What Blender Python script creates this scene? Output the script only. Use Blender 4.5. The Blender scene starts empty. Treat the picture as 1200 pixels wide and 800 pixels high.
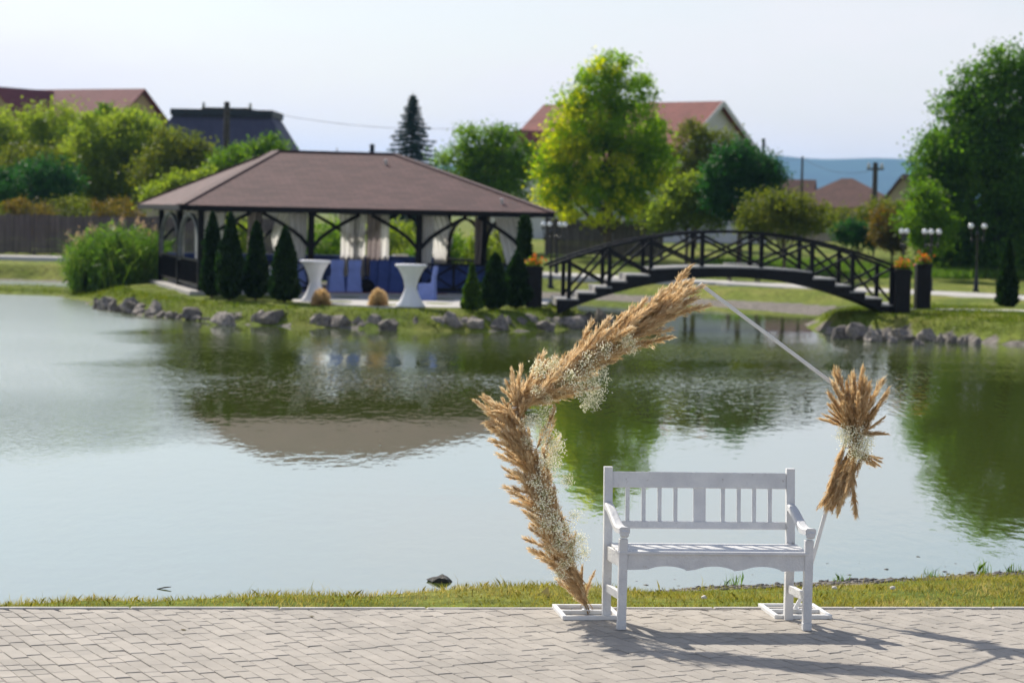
import bpy, math, random
import numpy as np
from mathutils import Vector, Matrix, noise as mnoise

random.seed(7)
rng = np.random.default_rng(7)
scene = bpy.context.scene
COL = scene.collection
R = math.radians

# ------------------------------------------------------------------ camera
FPX = 2833.0                       # focal length in photograph pixels (1200 wide) = 85 mm
CAM = Vector((0, 0, 3.0))          # water surface is z = 0
PITCH = math.atan2(149, FPX)
ROLL = R(1.2)
fw = Vector((0, math.cos(PITCH), -math.sin(PITCH)))
r0 = Vector((1, 0, 0)); u0 = r0.cross(fw)
rt = math.cos(ROLL) * r0 + math.sin(ROLL) * u0
up = -math.sin(ROLL) * r0 + math.cos(ROLL) * u0
cam_d = bpy.data.cameras.new('camera'); cam = bpy.data.objects.new('camera', cam_d)
COL.objects.link(cam); scene.camera = cam
m3 = Matrix((rt, up, -fw)).transposed()
cam.matrix_world = Matrix.Translation(CAM) @ m3.to_4x4()
cam_d.sensor_width = 36; cam_d.lens = 36 * FPX / 1200
cam_d.clip_start = 0.1; cam_d.clip_end = 20000
cam_d.dof.use_dof = True; cam_d.dof.focus_distance = 16.0; cam_d.dof.aperture_fstop = 3.0

# ------------------------------------------------------------------ sky, sun, exposure
SUN_EL, SUN_AZ = R(42), R(-32.5)   # azimuth from +Y towards +X
S = Vector((math.sin(SUN_AZ) * math.cos(SUN_EL), math.cos(SUN_AZ) * math.cos(SUN_EL), math.sin(SUN_EL)))
world = bpy.data.worlds.new('World'); scene.world = world; world.use_nodes = True
nt = world.node_tree; nt.nodes.clear()
wout = nt.nodes.new('ShaderNodeOutputWorld'); bg = nt.nodes.new('ShaderNodeBackground')
sky = nt.nodes.new('ShaderNodeTexSky'); sky.sky_type = 'NISHITA'; sky.sun_disc = False
sky.sun_elevation = SUN_EL; sky.sun_rotation = SUN_AZ
sky.altitude = 300; sky.air_density = 1.0; sky.dust_density = 1.6; sky.ozone_density = 1.0
bg.inputs['Strength'].default_value = 0.115
tc = nt.nodes.new('ShaderNodeTexCoord'); mp = nt.nodes.new('ShaderNodeMapping')
mp.inputs['Scale'].default_value = (1.0, 1.0, 3.2)
nz = nt.nodes.new('ShaderNodeTexNoise'); nz.inputs['Scale'].default_value = 3.2
nz.inputs['Detail'].default_value = 7; nz.inputs['Roughness'].default_value = 0.55
rp = nt.nodes.new('ShaderNodeValToRGB')
rp.color_ramp.elements[0].position = 0.34; rp.color_ramp.elements[0].color = (0.035, 0.035, 0.035, 1)
rp.color_ramp.elements[1].position = 0.66; rp.color_ramp.elements[1].color = (0.125, 0.125, 0.125, 1)
mx = nt.nodes.new('ShaderNodeMix'); mx.data_type = 'RGBA'
mx.inputs[7].default_value = (8.2, 7.75, 7.8, 1)      # thin white cloud veil
L = nt.links.new
L(tc.outputs['Generated'], mp.inputs['Vector']); L(mp.outputs[0], nz.inputs['Vector'])
sz_ = nt.nodes.new('ShaderNodeSeparateXYZ'); L(tc.outputs['Generated'], sz_.inputs[0])
ab_ = nt.nodes.new('ShaderNodeMath'); ab_.operation = 'ABSOLUTE'; L(sz_.outputs['Z'], ab_.inputs[0])
ad_ = nt.nodes.new('ShaderNodeMath'); ad_.operation = 'ADD'; ad_.inputs[1].default_value = 0.05; L(ab_.outputs[0], ad_.inputs[0])
dv_ = nt.nodes.new('ShaderNodeMath'); dv_.operation = 'DIVIDE'; dv_.use_clamp = True
L(nz.outputs['Fac'], rp.inputs['Fac']); L(rp.outputs['Color'], dv_.inputs[0]); L(ad_.outputs[0], dv_.inputs[1]); L(dv_.outputs[0], mx.inputs[0])
L(sky.outputs['Color'], mx.inputs[6]); L(mx.outputs[2], bg.inputs['Color']); L(bg.outputs[0], wout.inputs['Surface'])
sun_d = bpy.data.lights.new('sun', 'SUN'); sun_d.energy = 5.0; sun_d.angle = R(0.55); sun_d.color = (1.0, 0.93, 0.82)
sun = bpy.data.objects.new('sun', sun_d); COL.objects.link(sun)
sun.rotation_euler = S.to_track_quat('Z', 'Y').to_euler(); sun.location = (-40, 60, 70)
vs = scene.view_settings
vs.view_transform = 'Standard'; vs.look = 'None'; vs.gamma = 1; vs.exposure = 0.13; vs.use_curve_mapping = False
scene.render.engine = 'CYCLES'
cy = scene.cycles
cy.use_denoising = True; cy.max_bounces = 6; cy.diffuse_bounces = 3; cy.glossy_bounces = 3
cy.transmission_bounces = 3; cy.volume_bounces = 0; cy.transparent_max_bounces = 6
cy.use_adaptive_sampling = True; cy.adaptive_threshold = 0.015
cy.sample_clamp_indirect = 6

# ------------------------------------------------------------------ pixel -> place
def ray(px, py):
    return fw * FPX + rt * (px - 600) + up * (400 - py)
def at_depth(px, py, d):
    v = ray(px, py); return CAM + v * (d / v.y)
def on_z(px, py, z):
    v = ray(px, py); return CAM + v * ((z - CAM.z) / v.z)

# ------------------------------------------------------------------ terrain heights
POND = np.array([(-12, 16.95), (-6, 17.0), (-3.6, 17.15), (-2.75, 17.4), (-1.9, 17.75), (-.9, 18.1), (0, 18.5), (.9, 19.15), (2.2, 19.95), (4.4, 20.8),
                 (7, 21.6), (14, 25), (20, 35), (19, 50), (14.6, 59.2), (12.7, 60.4), (11.7, 62.0), (10.7, 62.8), (9.3, 63.8), (8.5, 65.0),
                 (8.5, 69.5), (9.9, 73), (9.7, 75.7), (8.43, 79.6), (6.5, 82.5), (4.76, 84.3), (2.7, 86.5), (-2, 89), (-8, 91), (-16.4, 93.5),
                 (-20, 94), (-32, 94), (-36, 60), (-26, 30)], float)
ISLE = np.array([(-45, 80.5), (-20, 80.2), (-16.9, 79.8), (-15.1, 79.0), (-13.6, 76.0), (-12.4, 71.5), (-11.4, 69.0), (-10.5, 67.0), (-9.1, 64.7),
                 (-7.8, 63.3), (-6.6, 62.4), (-4.3, 61.5), (-2.2, 61.1), (0, 61.7), (1.35, 63.3), (2.24, 66.0), (2.5, 68.5), (2.0, 71.5),
                 (0.9, 76), (-0.4, 82), (-2.2, 85.2), (-6, 86), (-11, 85.5), (-13.5, 85.5), (-20, 86), (-45, 87)], float)
def sdist(P, X, Y):
    d = np.full(X.shape, 1e9); ins = np.zeros(X.shape, bool)
    n = len(P)
    for i in range(n):
        x0, y0 = P[i]; x1, y1 = P[(i + 1) % n]
        ex, ey = x1 - x0, y1 - y0
        t = np.clip(((X - x0) * ex + (Y - y0) * ey) / (ex * ex + ey * ey), 0, 1)
        d = np.minimum(d, np.hypot(X - x0 - t * ex, Y - y0 - t * ey))
        with np.errstate(divide='ignore', invalid='ignore'):
            c = ((y0 > Y) != (y1 > Y)) & (X < ex * (Y - y0) / ey + x0 if ey != 0 else np.zeros(X.shape, bool))
        ins ^= c
    return np.where(ins, -d, d)       # negative inside
def sst(t):
    t = np.clip(t, 0, 1); return t * t * (3 - 2 * t)
def terrain(X, Y):
    """height and beach amount"""
    X = np.asarray(X, float); Y = np.asarray(Y, float)
    wob = 0.22 * np.sin(X * 1.7 + 0.6 * np.sin(Y * 1.1)) + 0.12 * np.sin(X * 4.1 + Y * 2.3)
    wob = np.where(Y < 30, wob * 0.35, wob)
    p = sdist(POND, X, Y) + wob; q = sdist(ISLE, X, Y) - wob * 0.6
    water = np.minimum(-p, q)          # >0 inside open water
    rise = 0.5 + 0.03 * np.clip(Y - 92, 0, 33)
    wr = sst((X - .1) / 1.2); near = (1 - wr) * 0.235 * sst(p / 0.6) + wr * np.clip(0.115 * p, 0, 0.235)
    steep = 0.50 * sst(p / 0.9) + 0.08 * sst((p - 1) / 2)
    beach = 0.035 * np.clip(p, 0, 4.2) + (rise - 0.15) * sst((p - 3.6) / 2.2)
    isr = (X > 7.5) & (Y < 71.5) & (Y > 40)
    w = sst((Y - 70) / 4.0)
    outer = np.where(Y < 40, near, np.where((X > 7.5), steep * (1 - w) + beach * w, np.where(X > -11.5, beach, 0.05 * np.clip(p, 0, 1.5) + (rise - 0.1) * sst((p - 1.2) / 0.8))))
    lo = sst((-12.2 - X) / 1.6)
    isl = (0.44 * sst(-q / 1.1) + 0.05 * sst((-q - 1) / 2)) * (1 - lo) + lo * 0.16 * sst(-q / 1.5)
    h = np.where(p > 0, outer, np.where(q < 0, isl, -np.clip(0.4 * water, 0, 1.2)))
    bch = np.where((p > 0) & (Y > 71) & (p < 3.3), 1.0, 0.0) * np.where(X > -11.5, 1, np.where(p < 0.8, 1, 0))
    bch = np.where((p > 0) & (Y < 40) & (p < np.clip((X - .9) * .5, .1, .7)), 1.0, bch)
    bch = np.where((p > 0) & isr & (p < 0.2), 1.0, bch)
    bch = np.where((p <= 0) & (q >= 0), 1.0, bch)
    return h, bch
def H(x, y):
    return float(terrain(np.array([x]), np.array([y]))[0][0])
def on_ground(px, py):
    v = ray(px, py); v = v / v.y
    for d in np.arange(40, 170, 0.25):
        P = CAM + v * d
        if P.z <= H(P.x, P.y): return P
    return P

# ------------------------------------------------------------------ materials
def new_mat(name):
    m = bpy.data.materials.new(name); m.use_nodes = True
    n = m.node_tree; b = n.nodes.get('Principled BSDF'); return m, n, b
def rgb(c): return (c[0], c[1], c[2], 1)
def ramp(n, stops):
    r = n.nodes.new('ShaderNodeValToRGB'); e = r.color_ramp.elements
    while len(e) < len(stops): e.new(0.5)
    for i, (p, c) in enumerate(stops):
        e[i].position = p; e[i].color = rgb(c)
    return r
def MAT(name, c, rough=0.6, var=0.18, scale=6, bump=0.0, bscale=60, c2=None, metal=0, spec=0.4, stretch=None, rnd=0.0, coord='Object', wear=None):
    m, n, b = new_mat(name); l = n.links.new
    t = n.nodes.new('ShaderNodeTexCoord'); mpn = n.nodes.new('ShaderNodeMapping')
    if stretch: mpn.inputs['Scale'].default_value = stretch
    if coord == 'World': t = n.nodes.new('ShaderNodeNewGeometry')
    l(t.outputs['Position' if coord == 'World' else coord], mpn.inputs['Vector'])
    z = n.nodes.new('ShaderNodeTexNoise'); z.inputs['Scale'].default_value = scale; z.inputs['Detail'].default_value = 6
    l(mpn.outputs[0], z.inputs['Vector'])
    a = c if c2 else tuple(x * (1 - var) for x in c); d = c2 if c2 else tuple(min(1, x * (1 + var)) for x in c)
    r = ramp(n, [(0.3, a), (0.7, d)]); l(z.outputs['Fac'], r.inputs['Fac'])
    out = r.outputs['Color']
    if rnd:
        oi = n.nodes.new('ShaderNodeObjectInfo'); mr = n.nodes.new('ShaderNodeMapRange')
        mr.inputs['To Min'].default_value = 1 - rnd; mr.inputs['To Max'].default_value = 1 + rnd
        l(oi.outputs['Random'], mr.inputs['Value'])
        hs = n.nodes.new('ShaderNodeHueSaturation'); l(mr.outputs[0], hs.inputs['Value']); l(out, hs.inputs['Color']); out = hs.outputs['Color']
    if wear:
        w1 = n.nodes.new('ShaderNodeTexNoise'); w1.inputs['Scale'].default_value = wear[0]; w1.inputs['Detail'].default_value = 9; w1.inputs['Roughness'].default_value = .7
        l(mpn.outputs[0], w1.inputs['Vector']); wr = ramp(n, [(wear[1], (0, 0, 0)), (wear[1] + .07, (1, 1, 1))]); l(w1.outputs['Fac'], wr.inputs['Fac'])
        wm = n.nodes.new('ShaderNodeMix'); wm.data_type = 'RGBA'; l(wr.outputs['Color'], wm.inputs[0]); l(out, wm.inputs[6]); wm.inputs[7].default_value = rgb(wear[2]); out = wm.outputs[2]
    l(out, b.inputs['Base Color'])
    b.inputs['Roughness'].default_value = rough; b.inputs['Metallic'].default_value = metal
    b.inputs['Specular IOR Level'].default_value = spec
    if bump:
        z2 = n.nodes.new('ShaderNodeTexNoise'); z2.inputs['Scale'].default_value = bscale; z2.inputs['Detail'].default_value = 5
        l(mpn.outputs[0], z2.inputs['Vector'])
        bp = n.nodes.new('ShaderNodeBump'); bp.inputs['Strength'].default_value = bump; bp.inputs['Distance'].default_value = 0.02
        l(z2.outputs['Fac'], bp.inputs['Height']); l(bp.outputs[0], b.inputs['Normal'])
    return m
def LEAF(name, cols, trans=0.4, rough=0.55, patch=None, pscale=0.8, attr=None, glow=2.1):
    """leaf faces: a colour for each leaf, light shining through"""
    m, n, b = new_mat(name); l = n.links.new
    g = n.nodes.new('ShaderNodeNewGeometry')
    k = len(cols); r = ramp(n, [(i / (k - 1) * 0.999 if k > 1 else 0, c) for i, c in enumerate(cols)])
    out = g.outputs['Random Per Island']
    if attr:
        an_ = n.nodes.new('ShaderNodeAttribute'); an_.attribute_name = attr; out = an_.outputs['Fac']
    if patch:
        t = n.nodes.new('ShaderNodeTexCoord'); z = n.nodes.new('ShaderNodeTexNoise'); z.inputs['Scale'].default_value = pscale; z.inputs['Detail'].default_value = 3
        l(t.outputs['Object'], z.inputs['Vector'])
        mr = n.nodes.new('ShaderNodeMapRange'); mr.inputs['From Min'].default_value = 0.3; mr.inputs['From Max'].default_value = 0.7
        l(z.outputs['Fac'], mr.inputs['Value'])
        mm = n.nodes.new('ShaderNodeMix'); mm.inputs[0].default_value = patch
        l(out, mm.inputs[2]); l(mr.outputs[0], mm.inputs[3]); out = mm.outputs[0]
    l(out, r.inputs['Fac']); l(r.outputs['Color'], b.inputs['Base Color'])
    b.inputs['Roughness'].default_value = rough; b.inputs['Specular IOR Level'].default_value = 0.25
    tr = n.nodes.new('ShaderNodeBsdfTranslucent'); hs = n.nodes.new('ShaderNodeHueSaturation')
    hs.inputs['Saturation'].default_value = 1.15; hs.inputs['Value'].default_value = glow
    l(r.outputs['Color'], hs.inputs['Color']); l(hs.outputs[0], tr.inputs['Color'])
    ms = n.nodes.new('ShaderNodeMixShader'); ms.inputs[0].default_value = trans
    o = n.nodes['Material Output']; l(b.outputs[0], ms.inputs[1]); l(tr.outputs[0], ms.inputs[2]); l(ms.outputs[0], o.inputs['Surface'])
    return m

M = {}
M['white_wood'] = MAT('white_wood', (0.80, 0.80, 0.79), 0.5, scale=7, c2=(0.66, 0.66, 0.67), bump=0.35, bscale=60, wear=(16, .63, (.45, .42, .39)))
M['white_metal'] = MAT('white_metal', (0.80, 0.80, 0.79), 0.4, var=0.06, scale=14)
M['dark_wood'] = MAT('dark_wood', (0.010, 0.009, 0.010), 0.6, var=0.4, scale=5, bump=0.3, bscale=30, spec=0.15)
M['bridge_wood'] = MAT('bridge_wood', (0.007, 0.007, 0.009), 0.42, var=0.4, scale=5, bump=0.2, bscale=30, spec=0.16)
M['tread'] = MAT('tread', (0.36, 0.35, 0.34), 0.7, var=0.2, scale=8, bump=0.3)
M['concrete'] = MAT('concrete', (0.40, 0.38, 0.36), 0.85, var=0.15, scale=3, bump=0.3)
M['path'] = MAT('path', (0.50, 0.48, 0.45), 0.9, var=0.12, scale=1.5, bump=0.2)
M['curb'] = MAT('curb', (0.52, 0.49, 0.45), 0.85, var=0.15, scale=9, bump=0.4)
M['paver'] = MAT('paver', (0.445, 0.405, 0.352), 0.85, scale=2.2, c2=(0.35, 0.32, 0.28), bump=0.4, bscale=160, rnd=0.08, coord='World', wear=(9, .69, (.25, .225, .20)))
M['curtain'] = MAT('curtain', (0.78, 0.74, 0.69), 0.8, var=0.06)
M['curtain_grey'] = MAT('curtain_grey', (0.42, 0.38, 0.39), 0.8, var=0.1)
def CLOTH(name, c, t):
    m = MAT(name, c, 0.8, var=0.06); n = m.node_tree; l = n.links.new; b = n.nodes['Principled BSDF']; o = n.nodes['Material Output']
    tr = n.nodes.new('ShaderNodeBsdfTranslucent'); tr.inputs['Color'].default_value = rgb(c); ms = n.nodes.new('ShaderNodeMixShader'); ms.inputs[0].default_value = t
    l(b.outputs[0], ms.inputs[1]); l(tr.outputs[0], ms.inputs[2]); l(ms.outputs[0], o.inputs['Surface']); return m
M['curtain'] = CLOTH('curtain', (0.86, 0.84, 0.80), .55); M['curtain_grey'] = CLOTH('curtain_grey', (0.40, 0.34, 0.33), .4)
M['table_cloth'] = MAT('table_cloth', (0.80, 0.80, 0.84), 0.7, var=0.08, scale=4, bump=0.6, bscale=7, stretch=(1, 1, .4))
M['chair_cloth'] = MAT('chair_cloth', (0.24, 0.31, 0.66), 0.75, var=0.12, scale=4, bump=0.5, bscale=9)
M['navy_cloth'] = MAT('navy_cloth', (0.045, 0.075, 0.24), 0.8, var=0.2)
M['carpet'] = MAT('carpet', (0.22, 0.015, 0.02), 0.95, var=0.2)
M['rock'] = MAT('rock', (0.33, 0.285, 0.245), 0.85, scale=3.0, c2=(0.10, 0.09, 0.082), bump=0.8, bscale=14, rnd=0.35)
M['pebble'] = MAT('pebble', (0.18, 0.165, 0.15), 0.8, scale=20, c2=(0.05, 0.05, 0.05), bump=0.3)
M['wet_rock'] = MAT('wet_rock', (0.05, 0.048, 0.03), 0.35, scale=9, c2=(0.025, 0.022, 0.015), bump=0.6, bscale=40)
M['bark'] = MAT('bark', (0.10, 0.075, 0.055), 0.9, var=0.3, scale=10, bump=0.6, bscale=25)
M['fence_wood'] = MAT('fence_wood', (0.105, 0.085, 0.085), 0.85, var=0.35, scale=1.2, stretch=(7, 7, 0.6), bump=0.4)
M['lamp_iron'] = MAT('lamp_iron', (0.012, 0.012, 0.014), 0.35, var=0.2)
M['lamp_glass'] = MAT('lamp_glass', (0.80, 0.82, 0.84), 0.18, var=0.03)
M['pole_wood'] = MAT('pole_wood', (0.07, 0.06, 0.055), 0.85, var=0.3)
M['wall_white'] = MAT('wall_white', (0.62, 0.61, 0.62), 0.85, var=0.08, scale=1)
M['wall_tan'] = MAT('wall_tan', (0.42, 0.31, 0.18), 0.85, var=0.12, scale=1)
M['wall_beige'] = MAT('wall_beige', (0.44, 0.38, 0.28), 0.85, var=0.12, scale=1)
M['glass_dark'] = MAT('glass_dark', (0.03, 0.035, 0.045), 0.1, var=0.1)
M['soil'] = MAT('soil', (0.06, 0.04, 0.03), 0.95, var=0.3)
M['stem'] = MAT('stem', (0.33, 0.21, 0.08), 0.7, var=0.2)
M['shell'] = MAT('shell', (0.75, 0.68, 0.62), 0.6, var=0.1)
M['twig'] = MAT('twig', (0.07, 0.06, 0.05), 0.8, var=0.3)

def tile_roof(name, c, c2, w=0.33, h=0.4, gap=(0.04, 0.02, 0.02)):
    """roof covering seen from afar: courses as colour and fine relief"""
    m, n, b = new_mat(name); l = n.links.new
    t = n.nodes.new('ShaderNodeTexCoord'); br = n.nodes.new('ShaderNodeTexBrick')
    l(t.outputs['UV'], br.inputs['Vector'])
    br.inputs['Scale'].default_value = 1; br.inputs['Brick Width'].default_value = w; br.inputs['Row Height'].default_value = h
    br.inputs['Mortar Size'].default_value = 0.014; br.inputs['Mortar Smooth'].default_value = 0.5
    br.inputs['Color1'].default_value = rgb(c); br.inputs['Color2'].default_value = rgb(c2); br.inputs['Mortar'].default_value = rgb(gap)
    z = n.nodes.new('ShaderNodeTexNoise'); z.inputs['Scale'].default_value = 0.6; z.inputs['Detail'].default_value = 6; l(t.outputs['Object'], z.inputs['Vector'])
    hs = n.nodes.new('ShaderNodeHueSaturation'); mr = n.nodes.new('ShaderNodeMapRange')
    mr.inputs['To Min'].default_value = 0.75; mr.inputs['To Max'].default_value = 1.25; l(z.outputs['Fac'], mr.inputs['Value'])
    l(mr.outputs[0], hs.inputs['Value']); l(br.outputs['Color'], hs.inputs['Color']); l(hs.outputs[0], b.inputs['Base Color'])
    bp = n.nodes.new('ShaderNodeBump'); bp.inputs['Strength'].default_value = 0.4; bp.inputs['Distance'].default_value = 0.02; bp.invert = True
    l(br.outputs['Fac'], bp.inputs['Height']); l(bp.outputs[0], b.inputs['Normal'])
    b.inputs['Roughness'].default_value = 0.8; b.inputs['Specular IOR Level'].default_value = 0.3
    return m
M['shingle'] = tile_roof('shingle', (0.132, 0.068, 0.065), (0.088, 0.047, 0.046), 0.42, 0.19, (0.052, 0.029, 0.028))
M['red_tile'] = tile_roof('red_tile', (0.24, 0.065, 0.055), (0.19, 0.052, 0.045), 0.3, 0.36, (0.14, 0.035, 0.03))
M['maroon_metal'] = tile_roof('maroon_metal', (0.19, 0.055, 0.06), (0.17, 0.05, 0.055), 1.1, 0.4, (0.11, 0.032, 0.036))
M['brown_tile'] = tile_roof('brown_tile', (0.15, 0.075, 0.06), (0.11, 0.06, 0.05), 0.3, 0.36, (0.07, 0.035, 0.03))
M['slate_roof'] = tile_roof('slate_roof', (0.075, 0.075, 0.13), (0.065, 0.065, 0.115), 0.5, 2.2, (0.05, 0.05, 0.09))
M['slate_dark'] = MAT('slate_dark', (0.012, 0.018, 0.03), 0.6, var=0.2)

# foliage colours
M['leaf_mid'] = LEAF('leaf_mid', [(0.045, 0.095, 0.014), (0.09, 0.165, 0.022), (0.17, 0.25, 0.035)], trans=0.55, patch=0.4)
M['leaf_bright'] = LEAF('leaf_bright', [(0.085, 0.13, 0.022), (0.16, 0.212, 0.036), (0.28, 0.325, 0.06)], trans=0.6, patch=0.4)
M['leaf_dark'] = LEAF('leaf_dark', [(0.014, 0.05, 0.014), (0.026, 0.085, 0.02), (0.05, 0.13, 0.024)], trans=0.4, patch=0.4)
M['leaf_big'] = LEAF('leaf_big', [(0.034, 0.085, 0.016), (0.075, 0.155, 0.024), (0.16, 0.255, 0.04)], trans=0.5, patch=0.5, pscale=0.5)
M['leaf_olive'] = LEAF('leaf_olive', [(0.055, 0.08, 0.016), (0.10, 0.125, 0.02), (0.17, 0.17, 0.03)], trans=0.5, patch=0.4)
M['leaf_rust'] = LEAF('leaf_rust', [(0.075, 0.075, 0.02), (0.12, 0.095, 0.022), (0.17, 0.10, 0.026)], trans=0.45, patch=0.5)
M['leaf_maple'] = LEAF('leaf_maple', [(0.075, 0.155, 0.012), (0.155, 0.26, 0.018), (0.28, 0.37, 0.026)], trans=0.6, patch=0.5, pscale=0.6)
M['leaf_sun_yellow'] = LEAF('leaf_sun_yellow', [(0.23, 0.30, 0.018), (0.38, 0.41, 0.03), (0.54, 0.50, 0.045)], trans=0.6, patch=0.3)  # autumn yellow, with backlit sunlight painted into the leaf colour
M['needle'] = LEAF('needle', [(0.010, 0.032, 0.028), (0.018, 0.05, 0.042), (0.03, 0.07, 0.055)], trans=0.12)
M['thuja'] = LEAF('thuja', [(0.006, 0.019, 0.005), (0.011, 0.032, 0.006), (0.030, 0.064, 0.009)], trans=0.22, patch=0.2)
M['thuja_lime'] = LEAF('thuja_lime', [(0.02, 0.05, 0.008), (0.045, 0.09, 0.012), (0.09, 0.15, 0.02)], trans=0.3)
M['reed'] = LEAF('reed', [(0.05, 0.11, 0.02), (0.10, 0.18, 0.03), (0.19, 0.24, 0.06)], trans=0.4, patch=0.4)
M['reed_head'] = LEAF('reed_head', [(0.36, 0.26, 0.16), (0.45, 0.33, 0.22)], trans=0.3)
M['flower_orange'] = LEAF('flower_orange', [(0.50, 0.10, 0.03), (0.60, 0.19, 0.06), (0.42, 0.26, 0.08)], trans=0.3)
M['grass'] = LEAF('grass', [(0.10, 0.125, 0.015), (0.20, 0.195, 0.035), (0.33, 0.285, 0.085), (0.50, 0.42, 0.20)], trans=0.35, patch=0.5, pscale=1.3)
M['grass_isle'] = LEAF('grass_isle', [(0.045, 0.08, 0.012), (0.09, 0.13, 0.018), (0.18, 0.19, 0.035)], trans=0.4, patch=0.4)
M['dry_grass'] = LEAF('dry_grass', [(0.42, 0.30, 0.15), (0.6, 0.46, 0.28)], trans=0.3)
M['plume'] = LEAF('plume', [(0.32, 0.20, 0.09), (0.68, 0.50, 0.29), (0.85, 0.69, 0.46), (0.94, 0.86, 0.68)], trans=0.5, rough=0.7, attr='tone', glow=1.2)
M['plume_rust'] = LEAF('plume_rust', [(0.28, 0.17, 0.075), (0.62, 0.43, 0.22), (0.80, 0.61, 0.37), (0.92, 0.80, 0.57)], trans=0.45, rough=0.7, attr='tone', glow=1.15)
M['babys_breath'] = LEAF('babys_breath', [(0.76, 0.74, 0.58), (0.84, 0.82, 0.72), (0.86, 0.85, 0.80)], trans=0.35, rough=0.7)
M['spray_green'] = LEAF('spray_green', [(0.14, 0.18, 0.06), (0.25, 0.28, 0.12)], trans=0.3)

def ground_mat():
    m, n, b = new_mat('ground'); l = n.links.new
    t = n.nodes.new('ShaderNodeTexCoord')
    def nz(s, d=5, st=None):
        z = n.nodes.new('ShaderNodeTexNoise'); z.inputs['Scale'].default_value = s; z.inputs['Detail'].default_value = d
        if st:
            q = n.nodes.new('ShaderNodeMapping'); q.inputs['Scale'].default_value = st; l(t.outputs['Object'], q.inputs['Vector']); l(q.outputs[0], z.inputs['Vector'])
        else: l(t.outputs['Object'], z.inputs['Vector'])
        return z
    a = nz(0.35, 6); r1 = ramp(n, [(0.32, (0.095, 0.14, 0.022)), (0.5, (0.165, 0.205, 0.034)), (0.68, (0.26, 0.255, 0.07))]); l(a.outputs['Fac'], r1.inputs['Fac'])
    c = nz(5, 6); r2 = ramp(n, [(0.3, (0.55, 0.55, 0.5)), (0.7, (1.25, 1.25, 1.2))]); l(c.outputs['Fac'], r2.inputs['Fac'])
    mu = n.nodes.new('ShaderNodeMix'); mu.data_type = 'RGBA'; mu.blend_type = 'MULTIPLY'; mu.inputs[0].default_value = 1
    l(r1.outputs['Color'], mu.inputs[6]); l(r2.outputs['Color'], mu.inputs[7])
    g = nz(7, 7); r3 = ramp(n, [(0.3, (0.10, 0.09, 0.078)), (0.55, (0.23, 0.205, 0.18)), (0.75, (0.35, 0.32, 0.285))]); l(g.outputs['Fac'], r3.inputs['Fac'])
    at = n.nodes.new('ShaderNodeAttribute'); at.attribute_name = 'beach'
    e = nz(2.5, 4); ad = n.nodes.new('ShaderNodeMath'); ad.operation = 'ADD'; sb = n.nodes.new('ShaderNodeMath'); sb.operation = 'MULTIPLY_ADD'
    sb.inputs[1].default_value = 0.9; sb.inputs[2].default_value = -0.45; l(e.outputs['Fac'], sb.inputs[0])
    l(at.outputs['Fac'], ad.inputs[0]); l(sb.outputs[0], ad.inputs[1])
    mr = n.nodes.new('ShaderNodeMapRange'); mr.inputs['From Min'].default_value = 0.4; mr.inputs['From Max'].default_value = 0.6; l(ad.outputs[0], mr.inputs['Value'])
    mm = n.nodes.new('ShaderNodeMix'); mm.data_type = 'RGBA'; l(mr.outputs[0], mm.inputs[0]); l(mu.outputs[2], mm.inputs[6]); l(r3.outputs['Color'], mm.inputs[7])
    l(mm.outputs[2], b.inputs['Base Color']); b.inputs['Roughness'].default_value = 0.95; b.inputs['Specular IOR Level'].default_value = 0.1
    bn = nz(16, 6); bp = n.nodes.new('ShaderNodeBump'); bp.inputs['Strength'].default_value = 0.8; bp.inputs['Distance'].default_value = 0.06
    l(bn.outputs['Fac'], bp.inputs['Height']); l(bp.outputs[0], b.inputs['Normal'])
    return m
M['ground'] = ground_mat()

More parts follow.
